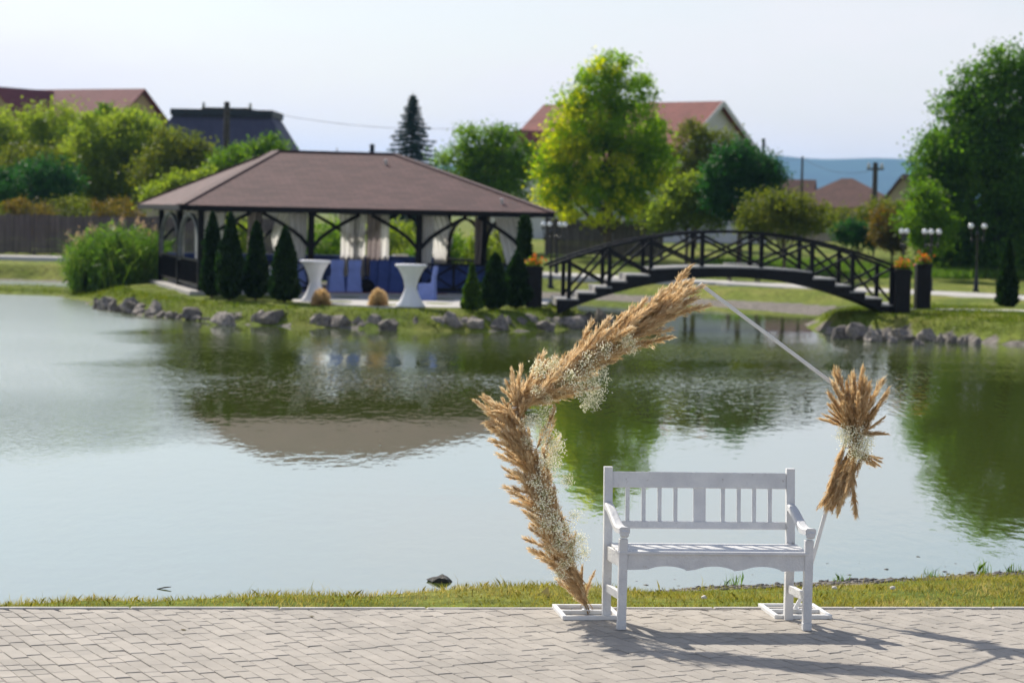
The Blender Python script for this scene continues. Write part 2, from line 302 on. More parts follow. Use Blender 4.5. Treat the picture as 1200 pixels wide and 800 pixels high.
def water_mat():
    m, n, b = new_mat('water'); l = n.links.new
    t = n.nodes.new('ShaderNodeTexCoord')
    b.inputs['Base Color'].default_value = (0.095, 0.125, 0.02, 1)
    b.inputs['Roughness'].default_value = 0.03; b.inputs['IOR'].default_value = 1.33; b.inputs['Specular IOR Level'].default_value = 0.5
    def nz(s, d, st):
        q = n.nodes.new('ShaderNodeMapping'); q.inputs['Scale'].default_value = st; l(t.outputs['Object'], q.inputs['Vector'])
        z = n.nodes.new('ShaderNodeTexNoise'); z.inputs['Scale'].default_value = s; z.inputs['Detail'].default_value = d; l(q.outputs[0], z.inputs['Vector']); return z
    soft = nz(1.1, 2, (1, 0.8, 1)); fine = nz(7.0, 2, (1, 0.32, 1)); gust = nz(0.055, 3, (0.9, 1.6, 1))
    sx = n.nodes.new('ShaderNodeSeparateXYZ'); l(t.outputs['Object'], sx.inputs[0])
    far = n.nodes.new('ShaderNodeMapRange'); far.inputs['From Min'].default_value = 36; far.inputs['From Max'].default_value = 45; l(sx.outputs['Y'], far.inputs['Value'])
    gm = n.nodes.new('ShaderNodeMapRange'); gm.inputs['From Min'].default_value = 0.36; gm.inputs['From Max'].default_value = 0.58; l(gust.outputs['Fac'], gm.inputs['Value'])
    lee = n.nodes.new('ShaderNodeMapRange'); lee.inputs['From Min'].default_value = 66; lee.inputs['From Max'].default_value = 54; l(sx.outputs['Y'], lee.inputs['Value'])
    k0 = n.nodes.new('ShaderNodeMath'); k0.operation = 'MULTIPLY'; l(far.outputs[0], k0.inputs[0]); l(lee.outputs[0], k0.inputs[1])
    k = n.nodes.new('ShaderNodeMath'); k.operation = 'MULTIPLY'; l(k0.outputs[0], k.inputs[0]); l(gm.outputs[0], k.inputs[1])
    k2 = n.nodes.new('ShaderNodeMath'); k2.operation = 'MULTIPLY_ADD'; k2.inputs[1].default_value = 1.0; k2.inputs[2].default_value = 0.07; l(k.outputs[0], k2.inputs[0])
    b1 = n.nodes.new('ShaderNodeBump'); b1.inputs['Strength'].default_value = 1; b1.inputs['Distance'].default_value = 0.0018; l(soft.outputs['Fac'], b1.inputs['Height'])
    fm = n.nodes.new('ShaderNodeMath'); fm.operation = 'MULTIPLY'; l(fine.outputs['Fac'], fm.inputs[0]); l(k2.outputs[0], fm.inputs[1])
    b2 = n.nodes.new('ShaderNodeBump'); b2.inputs['Strength'].default_value = 1; b2.inputs['Distance'].default_value = 0.026
    l(fm.outputs[0], b2.inputs['Height']); l(b1.outputs[0], b2.inputs['Normal']); 
    # a breeze ruffles the side of the pond away from the bridge
    wn = nz(9.0, 3, (1, 0.8, 1)); wd = nz(0.16, 3, (1, 1, 1))
    ln_ = n.nodes.new('ShaderNodeVectorMath'); ln_.operation = 'DOT_PRODUCT'; ln_.inputs[1].default_value = (-1.0, -0.15, 0); l(t.outputs['Object'], ln_.inputs[0])
    s1 = n.nodes.new('ShaderNodeMath'); s1.operation = 'MULTIPLY_ADD'; s1.inputs[1].default_value = 5.0; l(wd.outputs['Fac'], s1.inputs[0]); l(ln_.outputs['Value'], s1.inputs[2])
    wm_ = n.nodes.new('ShaderNodeMapRange'); wm_.inputs['From Min'].default_value = 1.6; wm_.inputs['From Max'].default_value = 3.4; l(s1.outputs[0], wm_.inputs['Value'])
    f2 = n.nodes.new('ShaderNodeMapRange'); f2.inputs['From Min'].default_value = 26; f2.inputs['From Max'].default_value = 40; l(sx.outputs['Y'], f2.inputs['Value'])
    q1 = n.nodes.new('ShaderNodeMath'); q1.operation = 'MULTIPLY'; l(wm_.outputs[0], q1.inputs[0]); l(f2.outputs[0], q1.inputs[1])
    q2 = n.nodes.new('ShaderNodeMath'); q2.operation = 'MULTIPLY'; l(q1.outputs[0], q2.inputs[0]); l(wn.outputs['Fac'], q2.inputs[1])
    b3 = n.nodes.new('ShaderNodeBump'); b3.inputs['Strength'].default_value = 1; b3.inputs['Distance'].default_value = 0.02; l(q2.outputs[0], b3.inputs['Height']); l(b2.outputs[0], b3.inputs['Normal'])
    b2 = b3; l(b2.outputs[0], b.inputs['Normal'])
    ro = n.nodes.new('ShaderNodeMath'); ro.operation = 'MULTIPLY_ADD'; ro.inputs[1].default_value = 0.19; ro.inputs[2].default_value = 0.022; l(q1.outputs[0], ro.inputs[0])
    ro2 = n.nodes.new('ShaderNodeMath'); ro2.operation = 'MULTIPLY_ADD'; ro2.inputs[1].default_value = 0.03; l(k.outputs[0], ro2.inputs[0]); l(ro.outputs[0], ro2.inputs[2])
    gl = n.nodes.new('ShaderNodeBsdfGlossy'); l(ro2.outputs[0], gl.inputs['Roughness']); l(ro2.outputs[0], b.inputs['Roughness']); l(b2.outputs[0], gl.inputs['Normal'])
    gl.inputs['Color'].default_value = (0.88, 0.94, 1, 1)
    mxs = n.nodes.new('ShaderNodeMixShader'); mxs.inputs[0].default_value = 0.37; o = n.nodes['Material Output']
    l(b.outputs[0], mxs.inputs[1]); l(gl.outputs[0], mxs.inputs[2]); l(mxs.outputs[0], o.inputs['Surface'])
    return m
M['water'] = water_mat()
def hill_mat():
    m, n, b = new_mat('hill_forest'); l = n.links.new
    t = n.nodes.new('ShaderNodeTexCoord'); z = n.nodes.new('ShaderNodeTexNoise'); z.inputs['Scale'].default_value = 0.02; z.inputs['Detail'].default_value = 8
    l(t.outputs['Object'], z.inputs['Vector']); r = ramp(n, [(0.3, (0.012, 0.045, 0.03)), (0.7, (0.03, 0.08, 0.045))]); l(z.outputs['Fac'], r.inputs['Fac']); l(r.outputs['Color'], b.inputs['Base Color'])
    b.inputs['Roughness'].default_value = 1; b.inputs['Specular IOR Level'].default_value = 0
    return m
M['hill'] = hill_mat()

# ------------------------------------------------------------------ mesh helpers
def np_mesh(name, V, F, smooth=False):
    V = np.asarray(V, np.float32); F = np.asarray(F, np.int32)
    me = bpy.data.meshes.new(name); k = F.shape[1]
    me.vertices.add(len(V)); me.vertices.foreach_set('co', V.ravel())
    me.loops.add(F.size); me.loops.foreach_set('vertex_index', F.ravel())
    me.polygons.add(len(F)); me.polygons.foreach_set('loop_start', np.arange(0, F.size, k, dtype=np.int32))
    me.polygons.foreach_set('loop_total', np.full(len(F), k, np.int32))
    if smooth: me.polygons.foreach_set('use_smooth', np.ones(len(F), bool))
    me.update(calc_edges=True); return me
def link(name, me, mat, parent=None, loc=None):
    o = bpy.data.objects.new(name, me); COL.objects.link(o)
    if mat is not None and not me.materials: me.materials.append(M[mat] if isinstance(mat, str) else mat)
    if parent is not None: o.parent = parent
    if loc is not None: o.location = loc
    return o
def tag(o, label=None, cat=None, group=None, kind=None):
    if label: o['label'] = label
    if cat: o['category'] = cat
    if group: o['group'] = group
    if kind: o['kind'] = kind
    return o
def thing(name, label, cat, loc=(0, 0, 0), rz=0.0, group=None):
    o = bpy.data.objects.new(name, None); COL.objects.link(o); o.empty_display_size = 0.2
    o.location = loc; o.rotation_euler = (0, 0, rz); return tag(o, label, cat, group)
def copy_tree(o, parent=None):
    c = o.copy(); COL.objects.link(c); c.parent = parent
    for ch in o.children: copy_tree(ch, c)
    return c

class MB:
    """collects shapes, builds one mesh"""
    def __init__(s): s.v = []; s.f = []; s.sm = []
    def add(s, V, F, smooth=False):
        b = len(s.v); s.v += [tuple(x) for x in V]; s.f += [tuple(b + i for i in f) for f in F]; s.sm += [smooth] * len(F); return s
    def box(s, c, size, rot=None, bev=0.0):
        hx, hy, hz = size[0] / 2, size[1] / 2, size[2] / 2
        if bev <= 0:
            P = [Vector((x, y, z)) for z in (-hz, hz) for y in (-hy, hy) for x in (-hx, hx)]
            F = [(0, 2, 3, 1), (4, 5, 7, 6), (0, 1, 5, 4), (2, 6, 7, 3), (0, 4, 6, 2), (1, 3, 7, 5)]
        else:
            bv = min(bev, hx * .9, hy * .9, hz * .9); P = []; F = []
            prof = [(hx - bv, hy), (hx, hy - bv)]
            ring = []
            for sx, sy in ((1, 1), (-1, 1), (-1, -1), (1, -1)):
                a = [(sx * (hx - bv), sy * hy), (sx * hx, sy * (hy - bv))]
                if sx * sy > 0: a = a[::-1]
                ring += a
            def lay(z, k):
                return [Vector((x - math.copysign(k, x), y - math.copysign(k, y), z)) for x, y in ring]
            P = lay(-hz, bv) + lay(-hz + bv, 0) + lay(hz - bv, 0) + lay(hz, bv)
            for j in range(3):
                for i in range(8): F.append((j * 8 + i, j * 8 + (i + 1) % 8, (j + 1) * 8 + (i + 1) % 8, (j + 1) * 8 + i))
            F.append(tuple(range(7, -1, -1))); F.append(tuple(range(24, 32)))
        c = Vector(c)
        if rot is not None: P = [rot @ p for p in P]
        return s.add([p + c for p in P], F)
    def bar(s, a, b, w, h, upv=(0, 0, 1), bev=0.0, ext=0.0):
        a = Vector(a); b = Vector(b); z = (b - a); ln = z.length + 2 * ext; z.normalize()
        y = Vector(upv); y = (y - z * y.dot(z))
        if y.length < 1e-4: y = Vector((0, 1, 0)) - z * z.y
        y.normalize(); x = y.cross(z)
        return s.box((a + b) / 2, (w, h, ln), Matrix((x, y, z)).transposed(), bev)
    def tube(s, pts, rad, n=8, cap=True, smooth=True):
        pts = [Vector(p) for p in pts]
        if not hasattr(rad, '__len__'): rad = [rad] * len(pts)
        V = []; F = []; ref = None
        for i, p in enumerate(pts):
            t = (pts[min(i + 1, len(pts) - 1)] - pts[max(i - 1, 0)]).normalized()
            if ref is None: ref = t.orthogonal().normalized()
            ref = (ref - t * ref.dot(t)).normalized(); bi = t.cross(ref)
            for k in range(n):
                a = 2 * math.pi * k / n; V.append(p + (ref * math.cos(a) + bi * math.sin(a)) * rad[i])
        for i in range(len(pts) - 1):
            for k in range(n): F.append((i * n + k, i * n + (k + 1) % n, (i + 1) * n + (k + 1) % n, (i + 1) * n + k))
        s.add(V, F, smooth)
        if cap:
            s.add(V[:n], [tuple(range(n - 1, -1, -1))]); s.add(V[-n:], [tuple(range(n))])
        return s
    def lathe(s, prof, n=24, c=(0, 0, 0), smooth=True, shape=None):
        V = []; F = []
        for r, z in prof:
            for k in range(n):
                a = 2 * math.pi * k / n; q = r * (shape(a, z) if shape else 1)
                V.append((c[0] + q * math.cos(a), c[1] + q * math.sin(a), c[2] + z))
        for i in range(len(prof) - 1):
            for k in range(n): F.append((i * n + k, i * n + (k + 1) % n, (i + 1) * n + (k + 1) % n, (i + 1) * n + k))
        F.append(tuple(range(n - 1, -1, -1))); F.append(tuple((len(prof) - 1) * n + k for k in range(n)))
        return s.add(V, F, smooth)
    def prism(s, poly, d, axis='y'):
        """poly in (x,z), thickness d along y, centred"""
        n = len(poly)
        V = [(x, -d / 2, z) for x, z in poly] + [(x, d / 2, z) for x, z in poly]
        F = [tuple(range(n)), tuple(range(2 * n - 1, n - 1, -1))] + [(i, i + n, (i + 1) % n + n, (i + 1) % n) for i in range(n)]
        return s.add(V, F)
    def sphere(s, c, r, n=12, m=8, sq=(1, 1, 1)):
        V = [(c[0] + r * sq[0] * math.sin(math.pi * j / m) * math.cos(2 * math.pi * i / n), c[1] + r * sq[1] * math.sin(math.pi * j / m) * math.sin(2 * math.pi * i / n), c[2] + r * sq[2] * math.cos(math.pi * j / m)) for j in range(1, m) for i in range(n)]
        V += [(c[0], c[1], c[2] + r * sq[2]), (c[0], c[1], c[2] - r * sq[2])]; F = []
        for j in range(m - 2):
            for i in range(n): F.append((j * n + i, (j + 1) * n + i, (j + 1) * n + (i + 1) % n, j * n + (i + 1) % n))
        a = len(V) - 2
        for i in range(n):
            F.append((a, i, (i + 1) % n)); F.append((a + 1, (m - 2) * n + (i + 1) % n, (m - 2) * n + i))
        return s.add(V, F, True)
    def build(s, name, mat, parent=None, loc=None, uv=False):
        me = bpy.data.meshes.new(name); me.from_pydata(s.v, [], s.f)
        me.polygons.foreach_set('use_smooth', s.sm); me.update()
        if uv:   # roof planes: u along the eaves, v up the slope, in metres
            uvl = me.uv_layers.new(name='UVMap')
            for p in me.polygons:
                nrm = p.normal; u = Vector((0, 0, 1)).cross(nrm)
                u = u.normalized() if u.length > 1e-3 else Vector((1, 0, 0)); w = nrm.cross(u)
                for li in p.loop_indices:
                    co = me.vertices[me.loops[li].vertex_index].co; uvl.data[li].uv = (co.dot(u), co.dot(w))
        return link(name, me, mat, parent, loc)

def leaves(C, size, nrm=None, aspect=0.6, updown=0.0, rg=rng):
    """rhombic leaf faces at centres C; nrm biases their facing"""
    n = len(C); ax = rg.normal(size=(n, 3)); ax[:, 2] -= updown
    if nrm is not None: ax += 0.0
    ax /= np.linalg.norm(ax, axis=1)[:, None] + 1e-9
    nv = rg.normal(size=(n, 3))
    if nrm is not None: nv = nv + nrm * 1.2
    sd = np.cross(ax, nv); sd /= np.linalg.norm(sd, axis=1)[:, None] + 1e-9
    s = size * rg.uniform(0.6, 1.3, (n, 1))
    V = np.stack([C - ax * s * .5, C + sd * s * .5 * aspect, C + ax * s * .5, C - sd * s * .5 * aspect], 1).reshape(-1, 3)
    return V, np.arange(4 * n).reshape(n, 4)
def sph(n, rg=rng):
    d = rg.normal(size=(n, 3)); return d / np.linalg.norm(d, axis=1)[:, None]
def lobes_to_leaves(lobes, nclump, per, clump_r, size, rg, lowcut=None, updown=0.3, inner=0.45):
    """lobes: (x,y,z,rx,ry,rz). leaf clumps spread through each lobe's outer volume"""
    lobes = np.array(lobes, float); w = lobes[:, 3] * lobes[:, 5]; w /= w.sum()
    idx = rg.choice(len(lobes), nclump, p=w); d = sph(nclump, rg)
    rad = rg.uniform(inner, 1.04, (nclump, 1)) ** 0.7
    cc = lobes[idx, :3] + d * rad * lobes[idx, 3:6]
    cr = clump_r * rg.uniform(0.6, 1.4, (nclump, 1))
    k = np.repeat(np.arange(nclump), per)
    C = cc[k] + rg.normal(size=(len(k), 3)) * cr[k] * np.array([.55, .55, .42])
    out = d[k]
    return leaves(C, size, out, updown=updown, rg=rg)

def tree(name, label, cat, d, lobes_px, mat, nclump=200, per=60, clump_r=0.45, size=0.17, base_px=None, group=None, seed=1, yellow=None, trunk_r=0.14, deep=0.85):
    rg = np.random.default_rng(seed); rr = random.Random(seed)
    W = []
    for cx, cy, rx, ry in lobes_px:
        P = at_depth(cx, cy, d); k = d / FPX
        W.append((P.x, d + rr.uniform(-.25, .25) * rx * k, P.z, rx * k, rx * k * deep, ry * k))
    bx = at_depth(base_px, 300, d).x if base_px is not None else sum(w[0] * w[3] for w in W) / sum(w[3] for w in W)
    bz = H(bx, d) - 0.03
    t = thing(name, label, cat, (bx, d, bz), 0, group)
    Lb = [(w[0] - bx, w[1] - d, max(w[2] - bz, 0.25), w[3], w[4], w[5]) for w in W]
    V, F = lobes_to_leaves(Lb, nclump, per, clump_r, size, rg)
    keep = V.reshape(-1, 4, 3)[:, :, 2].min(1) > 0.02
    link('crown', np_mesh('crown', V.reshape(-1, 4, 3)[keep].reshape(-1, 3), np.arange(4 * keep.sum()).reshape(-1, 4)), mat, t)
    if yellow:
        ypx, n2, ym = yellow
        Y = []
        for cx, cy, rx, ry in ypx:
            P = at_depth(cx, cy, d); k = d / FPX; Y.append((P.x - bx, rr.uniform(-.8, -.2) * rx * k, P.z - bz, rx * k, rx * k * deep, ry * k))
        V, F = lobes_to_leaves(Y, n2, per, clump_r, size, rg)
        link('turned_sun_tinted_leaves', np_mesh('turned_sun_tinted_leaves', V, F), ym, t)  # second leaf set: autumn tint plus sunlight put into its colour
    top = max(l[2] for l in Lb); mb = MB()
    mb.tube([(0, 0, -0.1), (0.04, 0.02, top * .35), (-0.03, 0.05, top * .7), (0.02, 0, top)], [trunk_r, trunk_r * .8, trunk_r * .5, trunk_r * .15], 8)
    for l in Lb:
        z0 = rr.uniform(.25, .5) * min(top, max(l[2], .4))
        mb.tube([(0, 0, z0), (l[0] * .5, l[1] * .5, (z0 + l[2]) / 2 + .1), (l[0], l[1], l[2])], [trunk_r * .5, trunk_r * .33, trunk_r * .1], 6)
    mb.build('trunk', 'bark', t)
    return t

# ------------------------------------------------------------------ ground, water, hills
def axis(segs):
    out = []
    for a, b, st in segs: out += list(np.arange(a, b, st))
    return np.array(out + [segs[-1][1]])
gx = np.concatenate([-np.geomspace(5000, 60, 15), axis([(-46, -8, .45), (-8, 8, .22), (8, 26, .45)]), np.geomspace(40, 5000, 16)])
gy = np.concatenate([np.array([-300, -60, -10, 6]), axis([(12, 23, .22), (23, 58, .9), (58, 100, .4), (100, 140, 1.5)]), np.geomspace(160, 7600, 16)])
GX, GY = np.meshgrid(gx, gy); hh, bb = terrain(GX.ravel(), GY.ravel())
# the ground is a little uneven
hh = hh + np.where((GY.ravel() > 55) & (hh > 0.3), 0.03 * np.sin(GX.ravel() * 2.3) * np.sin(GY.ravel() * 1.9 + 1), 0)
CA = math.atan2(0.9, 6.97)                       # kerb line direction
C0 = Vector((-3.39, 16.0, 0.30)); CU = Vector((math.cos(CA), math.sin(CA), 0)); CN = Vector((-math.sin(CA), math.cos(CA), 0))
side = (GX.ravel() - C0.x) * CN.x + (GY.ravel() - C0.y) * CN.y
hh = np.where((side < 0.2) & (GY.ravel() < 40), 0.215, hh)
ny, nx = GX.shape; ii = np.arange(ny * nx).reshape(ny, nx)
F = np.stack([ii[:-1, :-1], ii[:-1, 1:], ii[1:, 1:], ii[1:, :-1]], -1).reshape(-1, 4)
gme = np_mesh('ground', np.stack([GX.ravel(), GY.ravel(), hh], 1), F, True)
a = gme.attributes.new('beach', 'FLOAT', 'POINT'); a.data.foreach_set('value', bb.astype(np.float32))
tag(link('ground', gme, 'ground'), kind='structure')
wv = [(-46, 12, 0), (26, 12, 0), (26, 100, 0), (-46, 100, 0)]
tag(link('pond_water', np_mesh('pond_water', wv, [(0, 1, 2, 3)]), 'water'), kind='structure')

hx = np.linspace(-1600, 2100, 240); HV = []; HF = []
for i, x in enumerate(hx):
    top = 84 + 5 * math.sin(x / 210 + 1) + 3 * math.sin(x / 77) + 1.2 * math.sin(x / 23) - 45 * float(sst((-x + 250) / 700))
    HV += [(2 * x, 5800, -2), (2 * x, 6000, top * 1.1), (2 * x, 6300, top * 2), (2 * x, 7000, -2)]
for i in range(len(hx) - 1):
    for k in range(3): HF.append((i * 4 + k, (i + 1) * 4 + k, (i + 1) * 4 + k + 1, i * 4 + k + 1))
tag(link('hills', np_mesh('hills', HV, HF, True), 'hill'), kind='structure')

# paths: sheets lying on the ground
def strip(name, centre_px, width, mat, lift=0.03):
    P = [on_ground(*p) for p in centre_px]; pts = []
    for i in range(len(P) - 1):
        for k in range(8): pts.append(P[i].lerp(P[i + 1], k / 8))
    pts.append(P[-1]); V = []; Fs = []
    for i, p in enumerate(pts):
        t = pts[min(i + 1, len(pts) - 1)] - pts[max(i - 1, 0)]; t.z = 0; t.normalize(); nn = Vector((-t.y, t.x, 0))
        zs = [H(*(p + nn * width * k / 2).xy) for k in (-1, -.5, 0, .5, 1)]; z = max(zs) + lift
        for k in (-1, 1):
            q = p + nn * width * k / 2; V.append((q.x, q.y, z))
        for k in (-1, 1):
            q = p + nn * width * k / 2; V.append((q.x, q.y, z - 0.25))
    for i in range(len(pts) - 1):
        a = i * 4; b = a + 4
        Fs += [(a, a + 1, b + 1, b), (a + 2, a, b, b + 2), (a + 1, a + 3, b + 3, b + 1)]
    return tag(link(name, np_mesh(name, V, Fs), mat), kind='structure')
strip('park_path', [(-260, 298), (-100, 300.5), (0, 302.5), (80, 304), (250, 308), (400, 312.5), (640, 322.5), (690, 325.5), (760, 329.5), (860, 333.5), (950, 337), (1040, 341), (1120, 345), (1200, 349.5), (1330, 357)], 3.6, 'path')
strip('footpath', [(1072, 363), (1090, 363.6), (1140, 364.3), (1200, 365.5), (1300, 368)], 1.1, 'path')

# ------------------------------------------------------------------ paving, kerb
pav = thing('paving', None, None, (0, 0, 0)); tag(pav, kind='structure')
def side_of(p): return (p - C0).dot(CN)
def bed_poly():
    a = C0 - CU * 14; b = C0 + CU * 22
    V = [a - CN * 18, b - CN * 18, b - CN * 0.004, a - CN * 0.004]
    return [(v.x, v.y, 0.262) for v in V]
M['bed'] = MAT('bed', (0.15, 0.13, 0.105), 0.95, var=0.3, scale=25)
link('joint_bed', np_mesh('joint_bed', bed_poly(), [(0, 1, 2, 3)]), 'bed', pav)
PA = R(25.3); pu = Vector((-math.sin(PA), math.cos(PA), 0)); pv = Vector((math.cos(PA), math.sin(PA), 0))
def paver_mesh(l, w=0.1, h=0.05, bv=0.004):
    b = MB(); b.box((0, 0, -h / 2), (w - 0.0045, l - 0.0045, h), bev=bv)
    me = bpy.data.meshes.new('paver'); me.from_pydata(b.v, [], b.f); me.materials.append(M['paver']); return me
PL = [0.14, 0.20, 0.20, 0.24]
pm = {l: paver_mesh(l) for l in set(PL)}
slots = []
o0 = Vector((0, 14.5, 0))
for i in range(-75, 76):
    s = -7.0 - random.random() * 0.2
    while s < 7.0:
        l = random.choice(PL); c = o0 + pv * (i * 0.1) + pu * (s + l / 2); s += l
        far = max(side_of(c + pu * k * l / 2 + pv * j * .05) for k in (-1, 1) for j in (-1, 1))
        if min(side_of(c + pu * k * l / 2 + pv * j * .05) for k in (-1, 1) for j in (-1, 1)) > -0.02: continue
        if abs(c.x) > 5.2 or c.y < 12.0 : continue
        slots.append((c, l, far))
def pix(c):
    v = c - CAM; z = v.dot(fw); return 600 + FPX * v.dot(rt) / z, 400 - FPX * v.dot(up) / z
vis = []; rest = []
for c, l, far in slots:
    x, y = pix(Vector((c.x, c.y, .3)))
    (vis if (-8 < x < 1208 and y < 806 and far <= 0) else rest).append((c, l, far, y))
vis.sort(key=lambda q: -q[3])
rest += vis[300:]; vis = vis[:300]
def pz(): return 0.30 + random.uniform(-.003, .003)
for c, l, far, y in vis:
    o = bpy.data.objects.new('paver', pm[l]); COL.objects.link(o); o.parent = pav
    o.location = (c.x, c.y, pz()); o.rotation_euler = (random.uniform(-.006, .006), random.uniform(-.006, .006), PA + random.uniform(-.01, .01))
def join_pavers(items):
    V = []; Fq = []
    tmpl = {}
    for l in pm:
        b = MB(); b.box((0, 0, -0.025), (0.0955, l - 0.0045, 0.05), bev=0.004); tmpl[l] = (np.array([tuple(v) for v in b.v]), b.f)
    Vs = []; Fs = []; base = 0
    for c, l, far, y in items:
        P, Ff = tmpl[l]
        th = PA + random.uniform(-.01, .01); cs, sn = math.cos(th), math.sin(th)
        Q = np.stack([P[:, 0] * cs - P[:, 1] * sn + c.x, P[:, 0] * sn + P[:, 1] * cs + c.y, P[:, 2] + pz() + random.uniform(-.03, .03) * P[:, 0]], 1)
        if far > 0:      # cut to the kerb
            sd = (Q[:, 0] - C0.x) * CN.x + (Q[:, 1] - C0.y) * CN.y + 0.006; k = np.clip(sd, 0, None)
            Q[:, 0] -= k * CN.x; Q[:, 1] -= k * CN.y
        Vs.append(Q); Fs += [tuple(base + i for i in f) for f in Ff]; base += len(Q)
    me = bpy.data.meshes.new('paver_field'); me.from_pydata(np.concatenate(Vs).tolist(), [], Fs); me.update(); return me
def paver_field_mat():
    m, n, b = new_mat('paver_field'); l = n.links.new
    t = n.nodes.new('ShaderNodeTexCoord'); z = n.nodes.new('ShaderNodeTexNoise'); z.inputs['Scale'].default_value = 2.2; z.inputs['Detail'].default_value = 6; l(t.outputs['Object'], z.inputs['Vector'])
    r = ramp(n, [(0.3, (0.445, 0.405, 0.352)), (0.7, (0.35, 0.32, 0.28))]); l(z.outputs['Fac'], r.inputs['Fac'])
    g = n.nodes.new('ShaderNodeNewGeometry'); mr = n.nodes.new('ShaderNodeMapRange'); mr.inputs['To Min'].default_value = .92; mr.inputs['To Max'].default_value = 1.08; l(g.outputs['Random Per Island'], mr.inputs['Value'])
    hs = n.nodes.new('ShaderNodeHueSaturation'); l(mr.outputs[0], hs.inputs['Value']); l(r.outputs['Color'], hs.inputs['Color']); l(hs.outputs[0], b.inputs['Base Color'])
    z2 = n.nodes.new('ShaderNodeTexNoise'); z2.inputs['Scale'].default_value = 180; l(t.outputs['Object'], z2.inputs['Vector']); bp = n.nodes.new('ShaderNodeBump'); bp.inputs['Strength'].default_value = .35; bp.inputs['Distance'].default_value = .02
    l(z2.outputs['Fac'], bp.inputs['Height']); l(bp.outputs[0], b.inputs['Normal']); b.inputs['Roughness'].default_value = .85
    return m
tag(link('paver_field', join_pavers(rest), paver_field_mat(), pav), kind='stuff')
# kerb stones, each one metre
kerb = thing('kerb', None, None); tag(kerb, kind='structure')
kb = MB(); kb.box((0, 0, -0.06), (0.994, 0.05, 0.16), bev=0.006); kme = None
for i in range(-12, 22):
    c = C0 + CU * (i + .37) + CN * 0.034
    if kme is None:
        o = kb.build('kerb_stone', 'curb', kerb); kme = o.data
    else: o = link('kerb_stone', kme, None, kerb)
    o.location = (c.x, c.y, 0.288 + random.uniform(-.003, .003)); o.rotation_euler = (0, 0, CA + random.uniform(-.003, .003))

# ------------------------------------------------------------------ white bench
fl = on_z(728, 737, 0.30); fr = on_z(945, 738, 0.30)
bdir = (fr - fl); BW = bdir.length; BA = math.atan2(bdir.y, bdir.x)
bench = thing('garden_bench', 'white painted wooden garden bench with slatted back and scalloped apron', 'bench', (fl.x, fl.y, 0.2995), BA)
BD = 0.42; LW = 0.056
for x in (0, BW):
    b = MB(); b.box((x, 0, 0.325), (LW, LW, 0.55), bev=.004); b.box((x, 0, 0.026), (LW * 1.06, LW * 1.06, 0.052), bev=.004)
    b.build('leg', 'white_wood', bench)
BX = (-0.045, BW - 0.035)           # rear posts stand slightly to one side
for x in BX:
    b = MB()
    prof = [(BD - .028, 0.0), (BD + .030, 0.0), (BD + .030, .50), (BD + .085, 1.0), (BD + .085, 1.02), (BD + .035, 1.02), (BD + .035, 1.0), (BD - .028, .50)]
    V = [(x - LW / 2, y, z) for y, z in prof] + [(x + LW / 2, y, z) for y, z in prof]; n = len(prof)
    b.add(V, [tuple(range(n)), tuple(range(2 * n - 1, n - 1, -1))] + [(i, i + n, (i + 1) % n + n, (i + 1) % n) for i in range(n)])
    b.build('rear_post', 'white_wood', bench)
x0, x1 = BX[0] + LW / 2, BX[1] - LW / 2
def backy(z): return BD + .003 + (z - .5) * .11
b = MB(); b.bar((x0, backy(.935), .935), (x1, backy(.935), .935), .028, .108, upv=(0, .11, 1), bev=.004); b.build('top_rail', 'white_wood', bench)
b = MB(); b.bar((x0, backy(.635), .635), (x1, backy(.635), .635), .028, .052, upv=(0, .11, 1), bev=.004); b.build('lower_rail', 'white_wood', bench)
span = x1 - x0
for k in (0.088, 0.180, 0.271, 0.362, 0.635, 0.726, 0.815, 0.906):
    b = MB(); x = x0 + span * k; b.bar((x, backy(.655), .655), (x, backy(.885), .885), .028, .016, upv=(0, 1, 0), bev=.002); b.build('back_slat', 'white_wood', bench)
x = x0 + span * .5
b = MB(); b.bar((x, backy(.655), .655), (x, backy(.885), .885), .085, .018, upv=(0, 1, 0), bev=.002); b.build('centre_splat', 'white_wood', bench)
for i in range(4):
    y = -0.035 + 0.108 * (i + .5)
    b = MB(); b.box((BW / 2 - .015, y, .508), (BW + .035 - (.0 if i else .0), .099, .02), bev=.004); b.build('seat_slat', 'white_wood', bench)
